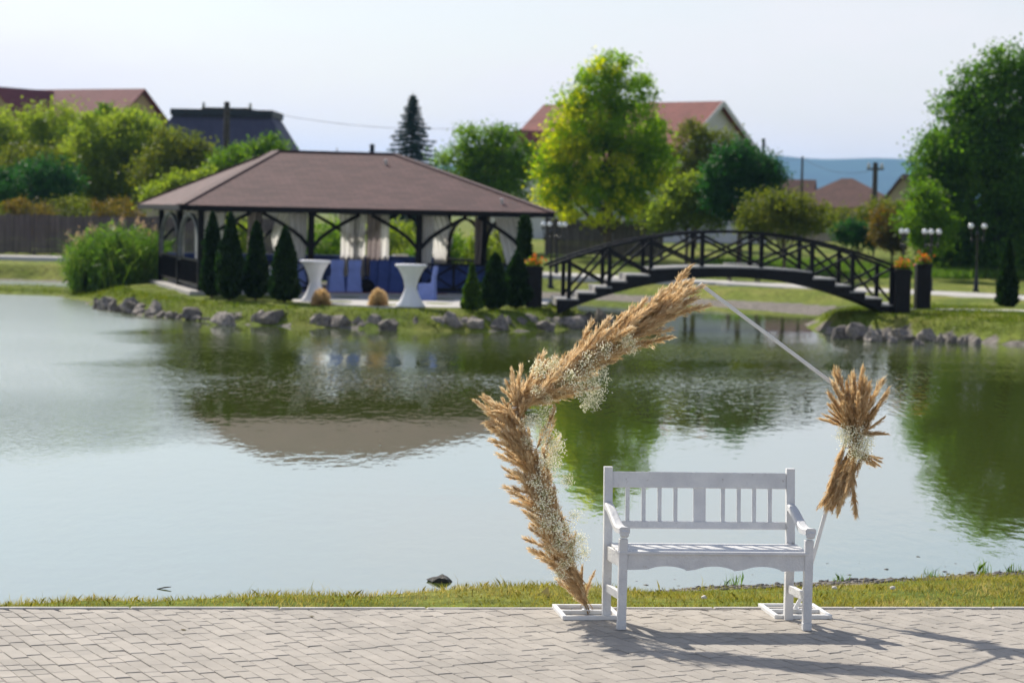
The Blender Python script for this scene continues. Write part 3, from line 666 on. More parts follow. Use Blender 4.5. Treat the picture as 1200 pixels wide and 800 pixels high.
# scalloped apron
pts = []
xa, xb = LW / 2, BW - LW / 2; zt, zb = .497, .395
pts += [(xa, zt), (xa, zb)]
for c in (.22, .49, .76):
    cx = xa + (xb - xa) * c; w = (xb - xa) * .105
    for k in range(0, 11):
        u = -1 + k / 5; pts.append((cx + w * u, zb + .004 + .022 * (1 - abs(u) ** 2.2)))
        if k == 10: pts.append((cx + w * 1.08, zb - .004))
pts += [(xb, zb), (xb, zt)]
b = MB(); b.prism(pts, .022); o = b.build('front_apron', 'white_wood', bench); o.location = (0, -0.002, 0)
for s in (0, 1):
    xf, xr = (0, BX[0]) if s == 0 else (BW, BX[1])
    b = MB(); b.bar((xf, LW / 2, .45), (xr, BD - .028, .45), .024, .095, bev=.003); b.build('side_apron', 'white_wood', bench)
    b = MB(); b.bar((xf, LW / 2, .215), (xr, BD - .028, .215), .03, .055, bev=.003); b.build('side_stretcher', 'white_wood', bench)
    # curved armrest: drops from the rear post, flat and wide at the front end
    P = []
    for k in range(13):
        t = k / 12; y = (BD - .0) * (1 - t) - .055 * t; z = .66 + .105 * (1 - sst(np.array(t * 1.25)).item()) - .012 * math.sin(t * math.pi)
        P.append((xr + (xf - xr) * t, y, z))
    V = []; Fc = []
    for k, p in enumerate(P):
        w = .027 + .008 * (k / 12); h = .021
        V += [(p[0] - w, p[1], p[2] - h), (p[0] + w, p[1], p[2] - h), (p[0] + w, p[1], p[2] + h * .6), (p[0] + w * .7, p[1], p[2] + h), (p[0] - w * .7, p[1], p[2] + h), (p[0] - w, p[1], p[2] + h * .6)]
    for k in range(12):
        for j in range(6): Fc.append((k * 6 + j, (k + 1) * 6 + j, (k + 1) * 6 + (j + 1) % 6, k * 6 + (j + 1) % 6))
    Fc += [tuple(range(6)), tuple(range(77, 71, -1))]
    b = MB(); b.add(V, Fc); b.box((xf, -.045, .637), (.058, .035, .05), bev=.01); b.build('armrest', 'white_wood', bench)

# ------------------------------------------------------------------ flower arch
def archp(px, py): return at_depth(px, py, 16.32 + 0.22 * (px - 686) / 244)
A_, B_, C_, D_ = archp(687, 724), archp(603, 478), archp(822, 334), archp(1004, 470)
E2, E_ = archp(940, 698), archp(931, 724)
A_.z = E_.z = 0.325
arch = thing('flower_arch', 'white angular metal wedding arch standing on two flat frames', 'arch', (A_.x, A_.y, .2985))
off = Vector(arch.location)
def pipe(a, b, e=0.012):
    q = MB(); q.bar(a - off, b - off, .026, .026, upv=(0, 1, 0), bev=.003, ext=e); return q.build('pipe', 'white_metal', arch)
pipe(A_, B_); pipe(B_, C_); pipe(C_, D_); pipe(D_, E2); pipe(E2, E_)
q = MB(); q.bar(E2 - off + Vector((-.075, 0, .02)), E2 - off + Vector((.0, 0, .0)), .03, .04, bev=.004); q.build('bracket', 'white_metal', arch)
for foot, dx in ((A_, 0.02), (E_, 0.0)):
    q = MB(); fx, fy = foot.x - off.x, foot.y - off.y; z = .0145
    cs, sn = math.cos(CA), math.sin(CA)
    def fp(u, v): return Vector((fx + u * cs - v * sn, fy + u * sn + v * cs, z))
    for v in (-.235, .0, .235): q.bar(fp(-.17, v), fp(.17, v), .03, .027)
    for u in (-.185, .185): q.bar(fp(u, -.25), fp(u, .25), .03, .029, bev=.003)
    q.box((fx, fy, .03), (.06, .06, .006)); q.build('base_frame', 'white_metal', arch)

# pampas plumes
def plume_mesh(seed, nb=66, per=30, ln=0.46, spread=1.0):
    rg = np.random.default_rng(seed); bx, by = .06 * math.sin(seed), .06 * math.cos(seed * 2.1)
    def axis(t): return np.stack([bx * t ** 2, by * t ** 2, t * ln], -1)
    V = []; T = []
    for k in range(nb):
        t0 = .02 + .93 * (k + rg.uniform(0, 1)) / nb; ph = rg.uniform(0, 6.283)
        out = np.array([math.cos(ph), math.sin(ph), 0]); env = math.sin(math.pi * min(1, .12 + t0 * .88)) ** .6
        bl = ln * rg.uniform(.16, .32) * (1 - .5 * t0); ang = rg.uniform(.08, .5) * env * spread + .03
        tone = np.clip(rg.normal(.5, .27) + .15 * t0, 0, 1)
        droop = rg.uniform(.0, .28) * env
        m = per; u = rg.uniform(0, 1, m)
        P0 = axis(np.array(t0 * .9)) + np.outer(u * bl * math.cos(ang), [0, 0, 1]) + np.outer(u * bl * math.sin(ang), out)
        P0[:, 2] -= droop * bl * u ** 2.2
        P0 += rg.normal(size=(m, 3)) * (.0045 * (1 - .6 * u))[:, None]
        dr = np.array([0, 0, math.cos(ang)]) + out * math.sin(ang) + rg.normal(size=(m, 3)) * .26; dr[:, 2] -= droop * u
        dr /= np.linalg.norm(dr, axis=1)[:, None]; hl = rg.uniform(.016, .042, m)[:, None]
        sd = np.cross(dr, rg.normal(size=(m, 3))); sd /= np.linalg.norm(sd, axis=1)[:, None]; w = rg.uniform(.0007, .0016, m)[:, None]
        V.append(np.stack([P0 - sd * w, P0 + sd * w, P0 + dr * hl * .6 + sd * w * .8, P0 + dr * hl, P0 + dr * hl * .6 - sd * w * .8], 1).reshape(-1, 3))
        T.append(np.clip(tone + rg.normal(0, .10, m), 0, 1).repeat(5))
    V = np.concatenate(V); T = np.concatenate(T); n = len(V) // 5; k = np.arange(n)[:, None] * 5
    b = MB(); b.v = [tuple(x) for x in V]; b.f = np.concatenate([k, k + 1, k + 2, k + 3, k + 4], 1).tolist(); b.f = [tuple(f) for f in b.f]; b.sm = [False] * n
    ax = axis(np.linspace(0, 1, 7)); b.tube([(0, 0, -.10)] + [tuple(x) for x in ax], [.003, .004, .005, .005, .004, .004, .003, .001], 5)
    me = bpy.data.meshes.new('plume'); me.from_pydata(b.v, [], b.f); me.update()
    at = me.attributes.new('tone', 'FLOAT', 'POINT'); at.data.foreach_set('value', np.concatenate([T, np.full(len(b.v) - len(T), .15)]).astype(np.float32)); return me
PM = [plume_mesh(s) for s in range(1, 7)]; PM2 = [plume_mesh(s, spread=.8) for s in range(11, 16)]
for m_ in PM: m_.materials.append(M['plume'])
for m_ in PM2: m_.materials.append(M['plume_rust'])
def put(name, me, parent, base, d, sc):
    o = bpy.data.objects.new(name, me); COL.objects.link(o); o.parent = parent
    qd = d.normalized().to_track_quat('Z', 'Y').to_matrix() @ Matrix.Rotation(random.uniform(0, 6.28), 3, 'Z')
    mw = Matrix.Translation(base - Vector(parent.location)) @ qd.to_4x4() @ Matrix.Diagonal((sc, sc, sc, 1))
    o.matrix_local = mw; return o
def spray_mesh(seed, n=150, r=.085):
    rg = np.random.default_rng(seed); V = []; Fq = []; b = MB()
    C = sph(n, rg) * (r * rg.uniform(.25, 1, (n, 1)) ** .6) * np.array([1, .8, .9]) + rg.normal(0, .015, (n, 3))
    for c in C:      # small double blossom: two crossed four-sided cups
        s = rg.uniform(.0038, .0070)
        ax = rg.normal(size=3); ax /= np.linalg.norm(ax); sd = np.cross(ax, rg.normal(size=3)); sd /= np.linalg.norm(sd); th = np.cross(ax, sd)
        b.add([c + sd * s, c + th * s, c - sd * s, c - th * s, c + ax * s * .9, c - ax * s * .6], [(0, 1, 4), (1, 2, 4), (2, 3, 4), (3, 0, 4), (1, 0, 5), (2, 1, 5), (3, 2, 5), (0, 3, 5)])
    me = bpy.data.meshes.new('blossoms'); me.from_pydata(b.v, [], b.f); me.update(); me.materials.append(M['babys_breath'])
    b = MB()
    for c in C[:int(n * .7)]:
        sd = np.cross(c, rg.normal(size=3)); sd /= np.linalg.norm(sd) + 1e-9; mid = c * .5 + rg.normal(0, .006, 3)
        b.add([sd * .0006, mid + sd * .0006, c, mid - sd * .0006], [(0, 1, 2, 3)])
    ms = bpy.data.meshes.new('stalks'); ms.from_pydata(b.v, [], b.f); ms.update(); ms.materials.append(M['spray_green'])
    return me, ms
SM = [spray_mesh(s) for s in range(31, 35)]
def put_spray(parent, pos, sc, squash=(1, 1, 1)):
    me, ms = random.choice(SM)
    o = tag(bpy.data.objects.new('babys_breath', me), kind='stuff'); COL.objects.link(o); o.parent = parent
    o.location = pos - Vector(parent.location); o.rotation_euler = (random.uniform(-.5, .5), random.uniform(-.5, .5), random.uniform(0, 6.28)); o.scale = tuple(sc * k for k in squash)
    c = tag(bpy.data.objects.new('stalks', ms), kind='stuff'); COL.objects.link(c); c.parent = o
gar = thing('pampas_garland', 'long garland of beige pampas plumes with small white flowers wrapped along the arch', 'garland', A_ + Vector((0, 0, .02)))
ab = (B_ - A_).normalized(); bc = (C_ - B_).normalized(); yv = Vector((0, 1, 0))
pab = yv.cross(ab).normalized(); pbc = yv.cross(bc).normalized()
if pab.x > 0: pab = -pab            # outward
if pbc.z < 0: pbc = -pbc
g = random.gauss
LAB = (B_ - A_).length; LBC = (C_ - B_).length
for i in range(120):
    t = (i + random.random()) / 120; s = .05 + .93 * t
    wide = min(1.25, .2 + s * 2.6)
    base = A_ + ab * (LAB * s - .10) + pab * g(0, .025) * wide + yv * g(-.01, .045) * wide
    d = ab + pab * (g(.22, .36) * wide) + yv * (g(-.12, .32) * wide)
    put('plume', random.choice(PM), gar, base, d, random.uniform(.56, .86) * (1 - .25 * max(0, t - .8) * 5 * random.random()))
for i in range(125):
    t = (i + random.random()) / 125; s = -.02 + .80 * t
    base = B_ + bc * (LBC * s) + pbc * g(.0, .03) + yv * g(-.01, .045)
    sl = 1 - .45 * t; d = bc + pbc * g(.03, .25) * sl + yv * g(-.08, .25) * sl
    put('plume', random.choice(PM), gar, base, d, random.uniform(.66, .98))
for k in range(20):
    an = R(random.choice([random.uniform(150, 215), random.uniform(75, 150)])); d = Vector((math.cos(an), g(-.1, .35), math.sin(an)))
    put('plume', random.choice(PM), gar, B_ + Vector((.03, 0, -.04)) + Vector((g(0, .02), g(0, .04), g(0, .04))), d, random.uniform(.45, .66))
for k in range(6):        # tied stems above the foot
    d = ab + pab * g(0, .12) + yv * g(0, .12); put('plume', random.choice(PM2), gar, A_ + ab * (.03 + .02 * k), d, .5)
put('plume', PM[0], gar, A_ + ab * .07, Vector((.35, -.1, 1)), .5)
sp = [(632, 430, .9), (648, 424, .7), (655, 450, .9), (668, 440, .9), (682, 428, .8), (690, 418, .9), (700, 445, 1.0), (698, 462, .8), (692, 470, .7), (680, 455, .9), (708, 408, .8), (725, 398, .9), (738, 402, .8),
      (733, 394, .6), (640, 480, .8), (636, 500, .9), (645, 512, 1.1), (650, 530, 1.1), (640, 540, .9), (625, 490, .7), (616, 492, .6), (630, 455, .6), (628, 560, .8), (640, 575, 1.0), (634, 590, .9), (648, 600, .8), (652, 612, .9), (662, 618, 1.0),
      (655, 632, .8), (668, 636, .9), (672, 648, .9), (660, 655, .7), (680, 628, .7), (645, 640, .7), (655, 668, .6), (618, 515, .6), (636, 610, .7), (664, 560, .7), (672, 600, .6), (706, 432, .6), (690, 440, .8), (642, 465, .5)]
for px, py, sc in sp:
    P = archp(px, py); P.y += -.17 + g(0, .03); put_spray(gar, P, sc)
for px, py, sc in [(695, 455, .8), (688, 472, .7), (740, 408, .6), (650, 520, 1.1), (648, 545, 1.0), (685, 645, .7)]:
    P = archp(px, py); P.y += -.03; put_spray(gar, P, sc, (.7, .7, 1.2))
bq = thing('pampas_bouquet', 'bunch of rusty pampas plumes tied to the arch with a collar of white flowers', 'bouquet', archp(1000, 520))
tie = archp(999, 505) + Vector((0, -.045, 0)); lo = archp(998, 528) + Vector((0, -.045, 0))
for i in range(34):
    an = R(g(93, 15)); d = Vector((math.cos(an) - .03, g(-.1, .3), math.sin(an)))
    put('plume', random.choice(PM2), bq, tie + Vector((g(0, .02), g(-.01, .03), g(-.02, .03))), d, random.uniform(.62, 1.02))
for i in range(5):
    an = R(g(140, 8)); d = Vector((math.cos(an), g(-.2, .3), math.sin(an))); put('plume', random.choice(PM2), bq, tie + Vector((0, g(0, .03), 0)), d, random.uniform(.5, .72))
for i in range(4):
    an = R(g(18, 10)); d = Vector((math.cos(an), g(-.2, .2), math.sin(an))); put('plume', random.choice(PM2), bq, tie + Vector((.01, g(0, .03), -.02)), d, random.uniform(.42, .55))
for i in range(26):
    d = Vector((-.36 + g(0, .11), g(-.07, .14), -1)); put('plume', random.choice(PM2), bq, lo + Vector((g(0, .025), g(-.01, .03), g(0, .04))), d, random.uniform(.7, .98))
for i in range(6):
    an = R(g(-28, 12)); d = Vector((math.cos(an), g(-.2, .2), math.sin(an))); put('plume', random.choice(PM2), bq, lo + Vector((0, 0, .01)), d, random.uniform(.38, .55))
for px, py, sc in [(988, 503, .8), (998, 508, .9), (1008, 505, .8), (990, 515, .8), (1003, 518, 1.0), (1012, 522, .8), (1008, 532, .8), (998, 528, .7), (1002, 498, .7), (984, 508, .6), (1014, 512, .6)]:
    P = archp(px, py); P.y += -.13 + g(0, .03); put_spray(bq, P, sc)

# ------------------------------------------------------------------ grass by the kerb
def blades(P, hgt, wid, lean=.45, rg=rng):
    n = len(P); an = rg.uniform(0, 2 * np.pi, n); sd = np.stack([np.cos(an), np.sin(an), np.zeros(n)], 1)
    ln = rg.normal(size=(n, 3)) * lean; ln[:, 2] = 1; ln /= np.linalg.norm(ln, axis=1)[:, None]
    h = hgt[:, None]; w = (wid * rg.uniform(.6, 1.3, n))[:, None]
    bend = rg.normal(size=(n, 3)) * .25; bend[:, 2] = 0
    V = np.stack([P - sd * w, P + sd * w, P + ln * h * .6 + sd * w * .6, P + ln * h + bend * h, P + ln * h * .6 - sd * w * .6], 1).reshape(-1, 3)
    k = np.arange(n)[:, None] * 5
    return V, np.concatenate([k, k + 1, k + 2, k + 3, k + 4], 1)
n = 260000
X = rng.uniform(-6.2, 7.2, n); Y = rng.uniform(15.4, 21.5, n)
sd_ = (X - C0.x) * CN.x + (Y - C0.y) * CN.y; h_, b_ = terrain(X, Y)
edge = sdist(POND, X, Y)
keep = (sd_ > .072) & (edge > .02) & ((X < -9) | (edge > np.clip((X - .9) * .5, .03, .58) + .25 * rng.uniform(0, 1, n) + .15 * np.sin(X * 3)))
patch = np.sin(X * 2.1 + 1.3 * np.sin(Y * 1.7)) * np.sin(Y * 2.7 + X) ; keep &= rng.uniform(0, 1, n) < .72 + .28 * patch
X, Y, h_, sd_, patch = X[keep], Y[keep], h_[keep], sd_[keep], patch[keep]
h_ = np.where(sd_ < .25, np.maximum(h_, .215), h_)
hg = rng.uniform(.025, .068, len(X)) * (1 + .35 * patch)
tuft = rng.uniform(0, 1, len(X)) < .012; hg = np.where(tuft, hg * 2.2, hg)
V, Fg = blades(np.stack([X, Y, h_ - .012], 1), hg, .0028, .55)
tag(link('lawn_grass', np_mesh('lawn_grass', V, Fg), 'grass'), 'short sunlit lawn grass between the kerb and the water', 'grass', kind='stuff')
# taller sprouts at the water's edge
def sprout(px, d, label, n=26, h=.16, grp='green sprouts at the edge of the pond'):
    x = at_depth(px, 690, d).x; z = max(H(x, d), .0)
    P = np.stack([rng.normal(0, .035, n), rng.normal(0, .03, n), np.full(n, -.01)], 1)
    V, Fq = blades(P, rng.uniform(.4, 1, n) * h, .0045, .28)
    o = link('grass_sprout', np_mesh('grass_sprout', V, Fq), 'reed', None, (x, d, z)); tag(o, label, 'plant', grp)
for px, d in ((312, 17.75), (320, 17.85), (128, 17.2), (1093, 20.2), (1150, 20.4), (1190, 20.5), (860, 19.7), (985, 19.9), (492, 18.4)):
    sprout(px, d, 'small green sprout of grass at the water\'s edge', h=random.uniform(.09, .19))
# gravel along the water
def rock_mesh(seed, sub=2, rough=.32):
    import bmesh
    bm = bmesh.new(); bmesh.ops.create_icosphere(bm, subdivisions=sub, radius=1)
    o = Vector((seed * 7.3, seed * 3.1, seed * 1.7))
    for v in bm.verts:
        k = 1 + rough * mnoise.noise(v.co * 1.1 + o) * 1.6 + rough * .45 * mnoise.noise(v.co * 2.7 + o)
        v.co *= k
        v.co.z = max(v.co.z, -.55)
    me = bpy.data.meshes.new('rock'); bm.to_mesh(me); bm.free(); me.update(); return me
RM = [rock_mesh(s, 2, .42) for s in range(1, 9)]
for m_ in RM: m_.materials.append(M['rock'])
tmp = rock_mesh(3, 1, .35); TV = np.array([tuple(v.co) for v in tmp.vertices]); TF = np.array([tuple(p.vertices) for p in tmp.polygons])
def gravel(name, pts, sizes, mat, label):
    n = len(pts); an = rng.uniform(0, 6.28, n); c, s = np.cos(an)[:, None], np.sin(an)[:, None]
    sc = sizes[:, None, None] * rng.uniform(.6, 1.3, (n, 1, 3)) * np.array([1.15, 1, .7])
    Q = TV[None] * sc; Q = np.stack([Q[..., 0] * c - Q[..., 1] * s, Q[..., 0] * s + Q[..., 1] * c, Q[..., 2]], -1) + pts[:, None]
    Fq = (TF[None] + (np.arange(n) * len(TV))[:, None, None]).reshape(-1, 3)
    return tag(link(name, np_mesh(name, Q.reshape(-1, 3), Fq), mat), label, 'gravel', kind='stuff')
n = 9000; X = rng.uniform(.3, 7.5, n); Y = rng.uniform(18.0, 23.2, n); e = sdist(POND, X, Y)
k = (e > -1.1) & (e < np.clip((X - .7) * .5, .05, .8)) & (rng.uniform(0, 1, n) < np.where(e > .25, 1, .75 * np.exp((e - .25) * 2.6)) * np.clip((X - .3) / 1.5, .25, 1)); X, Y, e = X[k], Y[k], e[k]
z = np.where(e > 0, terrain(X, Y)[0], -.01); sz = rng.uniform(.008, .026, len(X)) * np.where(rng.uniform(0, 1, len(X)) < .12, 1.6, 1)
gravel('shore_gravel', np.stack([X, Y, z], 1), sz, 'pebble', 'dark wet gravel along the near edge of the pond')
P = on_z(517, 681, 0)
o = link('stone', rock_mesh(21, 2, .3), 'wet_rock', None, (P.x, P.y, .0)); o.scale = (.105, .07, .065); o.rotation_euler = (0, .12, .1); tag(o, 'dark wet stone poking alone out of the calm pond', 'stone')
P = on_z(193, 690, 0)
b = MB(); b.tube([(-.06, .0, .0), (0, .02, .012), (.05, .01, .018)], [.004, .006, .003], 6); tag(b.build('twig', 'twig', None, (P.x, P.y, 0)), 'small dark twig floating in the pond', 'twig')
for px, py in ((825, 696), (1046, 692), (978, 685)):
    P = on_z(px, py, .22); o = link('shell', rock_mesh(40 + px % 5, 2, .15), 'shell', None, (P.x, P.y, H(P.x, P.y) + .03)); o.scale = (.022, .018, .016); tag(o, 'small pale pebble lying on the lawn grass', 'pebble', 'pale pebbles on the lawn')
for px, py in ((455, 740), (365, 722), (215, 738)):
    P = on_z(px, py, .302); rg_ = np.random.default_rng(px)
    V, Fq = leaves(np.array([[0, 0, .006]]), .05, rg=rg_); V[:, 2] = V[:, 2] * .15 + .004
    o = link('fallen_leaf', np_mesh('fallen_leaf', V, Fq), 'leaf_rust', None, (P.x, P.y, P.z)); tag(o, 'small brown fallen leaf on the pavers', 'leaf', 'fallen leaves on the paving')

# ------------------------------------------------------------------ pavilion
PVA = R(14.8); PC = Vector((-5.66, 76.1, 0)); PC.z = 0.54
pv_ = thing('pavilion', 'open dark timber pavilion with a brown hipped shingle roof on the island', 'pavilion', PC, PVA)
HX, HY, EZ = 4.85, 5.0, 2.36        # half size between posts, beam underside
def pw(x, y, z=0): return Matrix.Rotation(PVA, 4, 'Z') @ Vector((x, y, z)) + PC
b = MB(); b.box((0, 0, -.11), (2 * HX + .7, 2 * HY + .7, .32), bev=.02); b.build('floor_slab', 'concrete', pv_)
posts = [(x, y) for x in (-HX, -HX / 3, HX / 3, HX) for y in (-HY, HY)] + [(-HX, 0), (HX, 0)]
for x, y in posts:
    b = MB(); b.box((x, y, EZ / 2 + .05), (.17, .17, EZ - .02), bev=.012); b.build('post', 'dark_wood', pv_)
for y in (-HY, HY):
    b = MB(); b.box((0, y, EZ + .1), (2 * HX + .5, .18, .2), bev=.01); b.build('beam', 'dark_wood', pv_)
for x in (-HX, HX):
    b = MB(); b.box((x, 0, EZ + .1), (.18, 2 * HY - .19, .196), bev=.01); b.build('beam', 'dark_wood', pv_)
def brace(x, y, dx, dy):
    b = MB(); P = []
    for k in range(7):
        t = k / 6; P.append(Vector((x + dx * t, y + dy * t, EZ - .95 + .93 * (t ** .72))))
    for k in range(6): b.bar(P[k], P[k + 1], .075, .10, upv=(0, 0, 1), ext=.012)
    b.build('brace', 'dark_wood', pv_)
for y in (-HY, HY):
    for x in (-HX, -HX / 3, HX / 3, HX):
        if x < HX: brace(x + .08, y, 1.35, 0)
        if x > -HX: brace(x - .08, y, -1.35, 0)
# arched side openings
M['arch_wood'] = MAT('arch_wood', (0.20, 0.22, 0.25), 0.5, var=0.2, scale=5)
for x in (-HX, HX):
    for yc in (-HY / 2, HY / 2):
        b = MB(); P = []; w = HY / 2 - .16
        for k in range(17):
            a = math.pi * k / 16; P.append(Vector((x, yc - w * math.cos(a), 1.25 + (EZ - .1 - 1.25) * math.sin(a))))
        P = [Vector((x, yc - w, .85))] + P + [Vector((x, yc + w, .85))]
        for k in range(len(P) - 1): b.bar(P[k], P[k + 1], .06, .12, upv=(1, 0, 0), ext=.01)
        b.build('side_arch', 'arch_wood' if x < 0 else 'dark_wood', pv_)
def railing(p0, p1, slant=False, n=3):
    p0 = Vector(p0); p1 = Vector(p1); u = (p1 - p0); ln = u.length; u.normalize()
    par = thing_part('railing')
    b = MB(); b.bar(p0 + Vector((0, 0, .92)), p1 + Vector((0, 0, .92)), .13, .06, bev=.006); b.build('top_bar', 'dark_wood', par)
    b = MB(); b.bar(p0 + Vector((0, 0, .18)), p1 + Vector((0, 0, .18)), .09, .08, bev=.006); b.build('bottom_bar', 'dark_wood', par)
    if slant:
        m = int(ln / .42)
        for k in range(m):
            a = p0 + u * (ln * (k + .5) / m); q = MB(); q.bar(a + Vector((0, 0, .22)) - u * .05, a + Vector((0, 0, .89)) + u * .12, .055, .035, upv=u); q.build('baluster', 'dark_wood', par)
    else:
        for k in range(n):
            a = p0 + u * (ln * k / n); c = p0 + u * (ln * (k + 1) / n)
            q = MB(); q.bar(a + Vector((0, 0, .22)), c + Vector((0, 0, .89)), .05, .05); q.build('cross_bar', 'dark_wood', par)
            q = MB(); q.bar(a + Vector((0, 0, .89)), c + Vector((0, 0, .22)), .044, .044); q.build('cross_bar', 'dark_wood', par)
            if k:
                q = MB(); q.bar(a + Vector((0, 0, .22)), a + Vector((0, 0, .89)), .06, .06, upv=(0, 1, 0)); q.build('upright', 'dark_wood', par)
def thing_part(name):
    o = bpy.data.objects.new(name, None); COL.objects.link(o); o.parent = pv_; o.empty_display_size = .1; return o
railing((HX / 3, -HY, 0), (HX, -HY, 0)); railing((-HX, -HY, 0), (-HX / 3, -HY, 0))
for x in (-HX, HX):
    railing((x, -HY, 0), (x, 0, 0), True); railing((x, 0, 0), (x, HY, 0), True)
for k in range(3): railing((-HX + k * HX * 2 / 3, HY, 0), (-HX + (k + 1) * HX * 2 / 3, HY, 0))
# roof
OV = .70; ex, ey = HX + OV, HY + OV; RZ = 4.28; RXH = 1.85; EV = EZ + .17
rb = [(-ex, -ey, EV), (ex, -ey, EV), (ex, ey, EV), (-ex, ey, EV), (-RXH, 0, RZ), (RXH, 0, RZ)]
b = MB(); b.add(rb, [(0, 1, 5, 4), (1, 2, 5), (2, 3, 4, 5), (3, 0, 4)])
roof = b.build('roof', 'shingle', pv_, uv=True)
b = MB(); b.add([(x, y, z - .10) for x, y, z in rb], [(4, 5, 1, 0), (5, 2, 1), (5, 4, 3, 2), (4, 0, 3)]); b.build('soffit', 'dark_wood', roof)
M['ridge'] = MAT('ridge', (0.125, 0.078, 0.075), 0.8, var=0.15)
for p, q in ((0, 4), (3, 4), (1, 5), (2, 5), (4, 5)):
    b = MB(); b.bar(Vector(rb[p]) + Vector((0, 0, .012)), Vector(rb[q]) + Vector((0, 0, .012)), .24, .03); b.build('ridge_cap', 'ridge', roof)
for p, q in ((0, 1), (1, 2), (2, 3), (3, 0)):
    b = MB(); b.bar(Vector(rb[p]) + Vector((0, 0, -.075)), Vector(rb[q]) + Vector((0, 0, -.075)), .04, .15, ext=.02 if p % 2 == 0 else -.021); b.build('fascia', 'dark_wood', roof)
for px, py in ((452, 188), (588, 239)):      # small vents on the roof
    P = at_depth(px, py, 72.4 if px > 500 else 75.3); P = Matrix.Rotation(-PVA, 4, 'Z') @ (P - PC)
    zz = EV + (RZ - EV) * (P.y + ey) / ey if abs(P.x) < 3 else EV + (RZ - EV) * min((ex - P.x) / (ex - RXH), (P.y + ey) / ey)
    b = MB(); b.lathe([(.05, -.05), (.05, .12), (.07, .13), (.0, .16)], 10, (P.x, P.y, zz)); b.build('roof_vent', 'white_metal', roof)

# curtains: pleated cloth hung from the beams
def curtain(x, y, w, h0, h1, label, along='x', gather=0.0, mat='curtain', seed=0, ztop=EZ - .02, tiez=None, shift=0.0):
    rr = random.Random(seed); nx, nz = 48, 14; V = []; Fq = []
    for j in range(nz + 1):
        t = j / nz; z = ztop - (ztop - h0) * t
        k = 1.0
        if tiez is not None:
            k = 1 - gather * math.exp(-((z - tiez) / .55) ** 2)
        sh = shift * math.sin(min(1, t / .75) * math.pi / 2)
        for i in range(nx + 1):
            u = i / nx - .5; fold = .045 * math.sin(u * w * 34 + .6 * math.sin(z * 2 + seed)) * (1 if k > .6 else .8)
            a = u * w * k + sh
            V.append((x + a, y + fold, z) if along == 'x' else (x + fold, y + a, z))
    for j in range(nz):
        for i in range(nx): a = j * (nx + 1) + i; Fq.append((a, a + 1, a + nx + 2, a + nx + 1))
    me = np_mesh('curtain', V, Fq, True); o = link('curtain', me, mat, None, PC); o.rotation_euler = (0, 0, PVA)
    return tag(o, label, 'curtain', 'curtains hung in the pavilion')
T3 = HX / 3
curtain(-HX + .42, -HY + .16, .6, .15, 1, 'pale curtain hanging straight inside the front post beside the arched side', seed=1)
curtain(-T3 - .36, -HY + .16, .55, .75, 1, 'pale curtain on the front post behind the thuja with a broad base', seed=2, gather=.25, tiez=.8)
curtain(T3 + .28, -HY + .16, .42, .8, 1, 'narrow pale curtain beside the front post behind the hourglass table on the bare slab', seed=3, gather=.4, tiez=.7)
curtain(HX - .5, -HY + .16, .75, .9, 1, 'pale curtain tapering towards the front post next to the bridge', seed=4, gather=.5, tiez=.8, shift=.2)
curtain(1.55, HY - .16, .85, .1, 1, 'wide cream curtain catching the sun across the back of the pavilion', seed=5)
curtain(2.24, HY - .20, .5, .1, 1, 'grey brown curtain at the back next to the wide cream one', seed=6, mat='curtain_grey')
curtain(2.62, HY - .16, .28, .1, 1, 'thin cream curtain at the back beside the grey brown one', seed=13)
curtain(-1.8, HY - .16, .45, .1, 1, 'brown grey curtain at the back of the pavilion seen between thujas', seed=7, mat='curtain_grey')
curtain(-.45, HY - .16, 1.0, .5, 1, 'cream curtain swept aside at the back of the pavilion', seed=8, gather=.5, tiez=.9, shift=-.4)
curtain(4.25, HY - .16, 1.05, .7, 1, 'cream curtain swept to the corner post and tied low', seed=9, gather=.6, tiez=.85, shift=.3)
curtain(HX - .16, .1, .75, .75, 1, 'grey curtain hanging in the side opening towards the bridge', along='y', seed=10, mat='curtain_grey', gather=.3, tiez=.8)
curtain(-HX + .14, -HY * .60, .5, .9, 1, 'white curtain tied in the arched side opening nearer the water', along='y', seed=11, gather=.5, tiez=.9)
curtain(-HX + .14, HY * .08, .6, .9, 1, 'white curtain tied in the arched side opening nearer the reeds', along='y', seed=12, gather=.5, tiez=.9)
o = curtain((T3 + HX) / 2, -HY + .16, 3.0, .08, 1, 'navy cloth hung inside the front railing next to the bridge', seed=14, mat='navy_cloth', ztop=.95); o['category'] = 'cloth'; o['group'] = 'navy cloths over the pavilion railings'
# navy cloths over the railings
def rail_cloth(x0, x1, y, label):
    V = []; Fq = []; nx = 60
    prof = [(-.10, .10), (-.10, .60), (-.09, .955), (.0, .965), (.09, .955), (.10, .6), (.10, .10)]
    for j, (dy, z) in enumerate(prof):
        for i in range(nx + 1):
            u = i / nx; V.append((x0 + (x1 - x0) * u, y + dy + .02 * math.sin(u * (x1 - x0) * 9 + j), z))
    for j in range(len(prof) - 1):
        for i in range(nx): a = j * (nx + 1) + i; Fq.append((a, a + 1, a + nx + 2, a + nx + 1))
    o = link('railing_cloth', np_mesh('railing_cloth', V, Fq, True), 'navy_cloth', None, PC); o.rotation_euler = (0, 0, PVA); tag(o, label, 'cloth', 'navy cloths over the pavilion railings')
rail_cloth(-HX + .2, -T3 - .1, HY - .02, 'navy cloth over the back railing behind the white covered banquet table')
rail_cloth(-T3 + .1, T3 - .1, HY - .02, 'navy cloth over the back railing below the wide cream curtain')
rail_cloth(T3 + .1, HX - .2, HY - .02, 'navy cloth over the back railing below the tied cream curtain')
P = pw(-.1, -HY + 2.2)
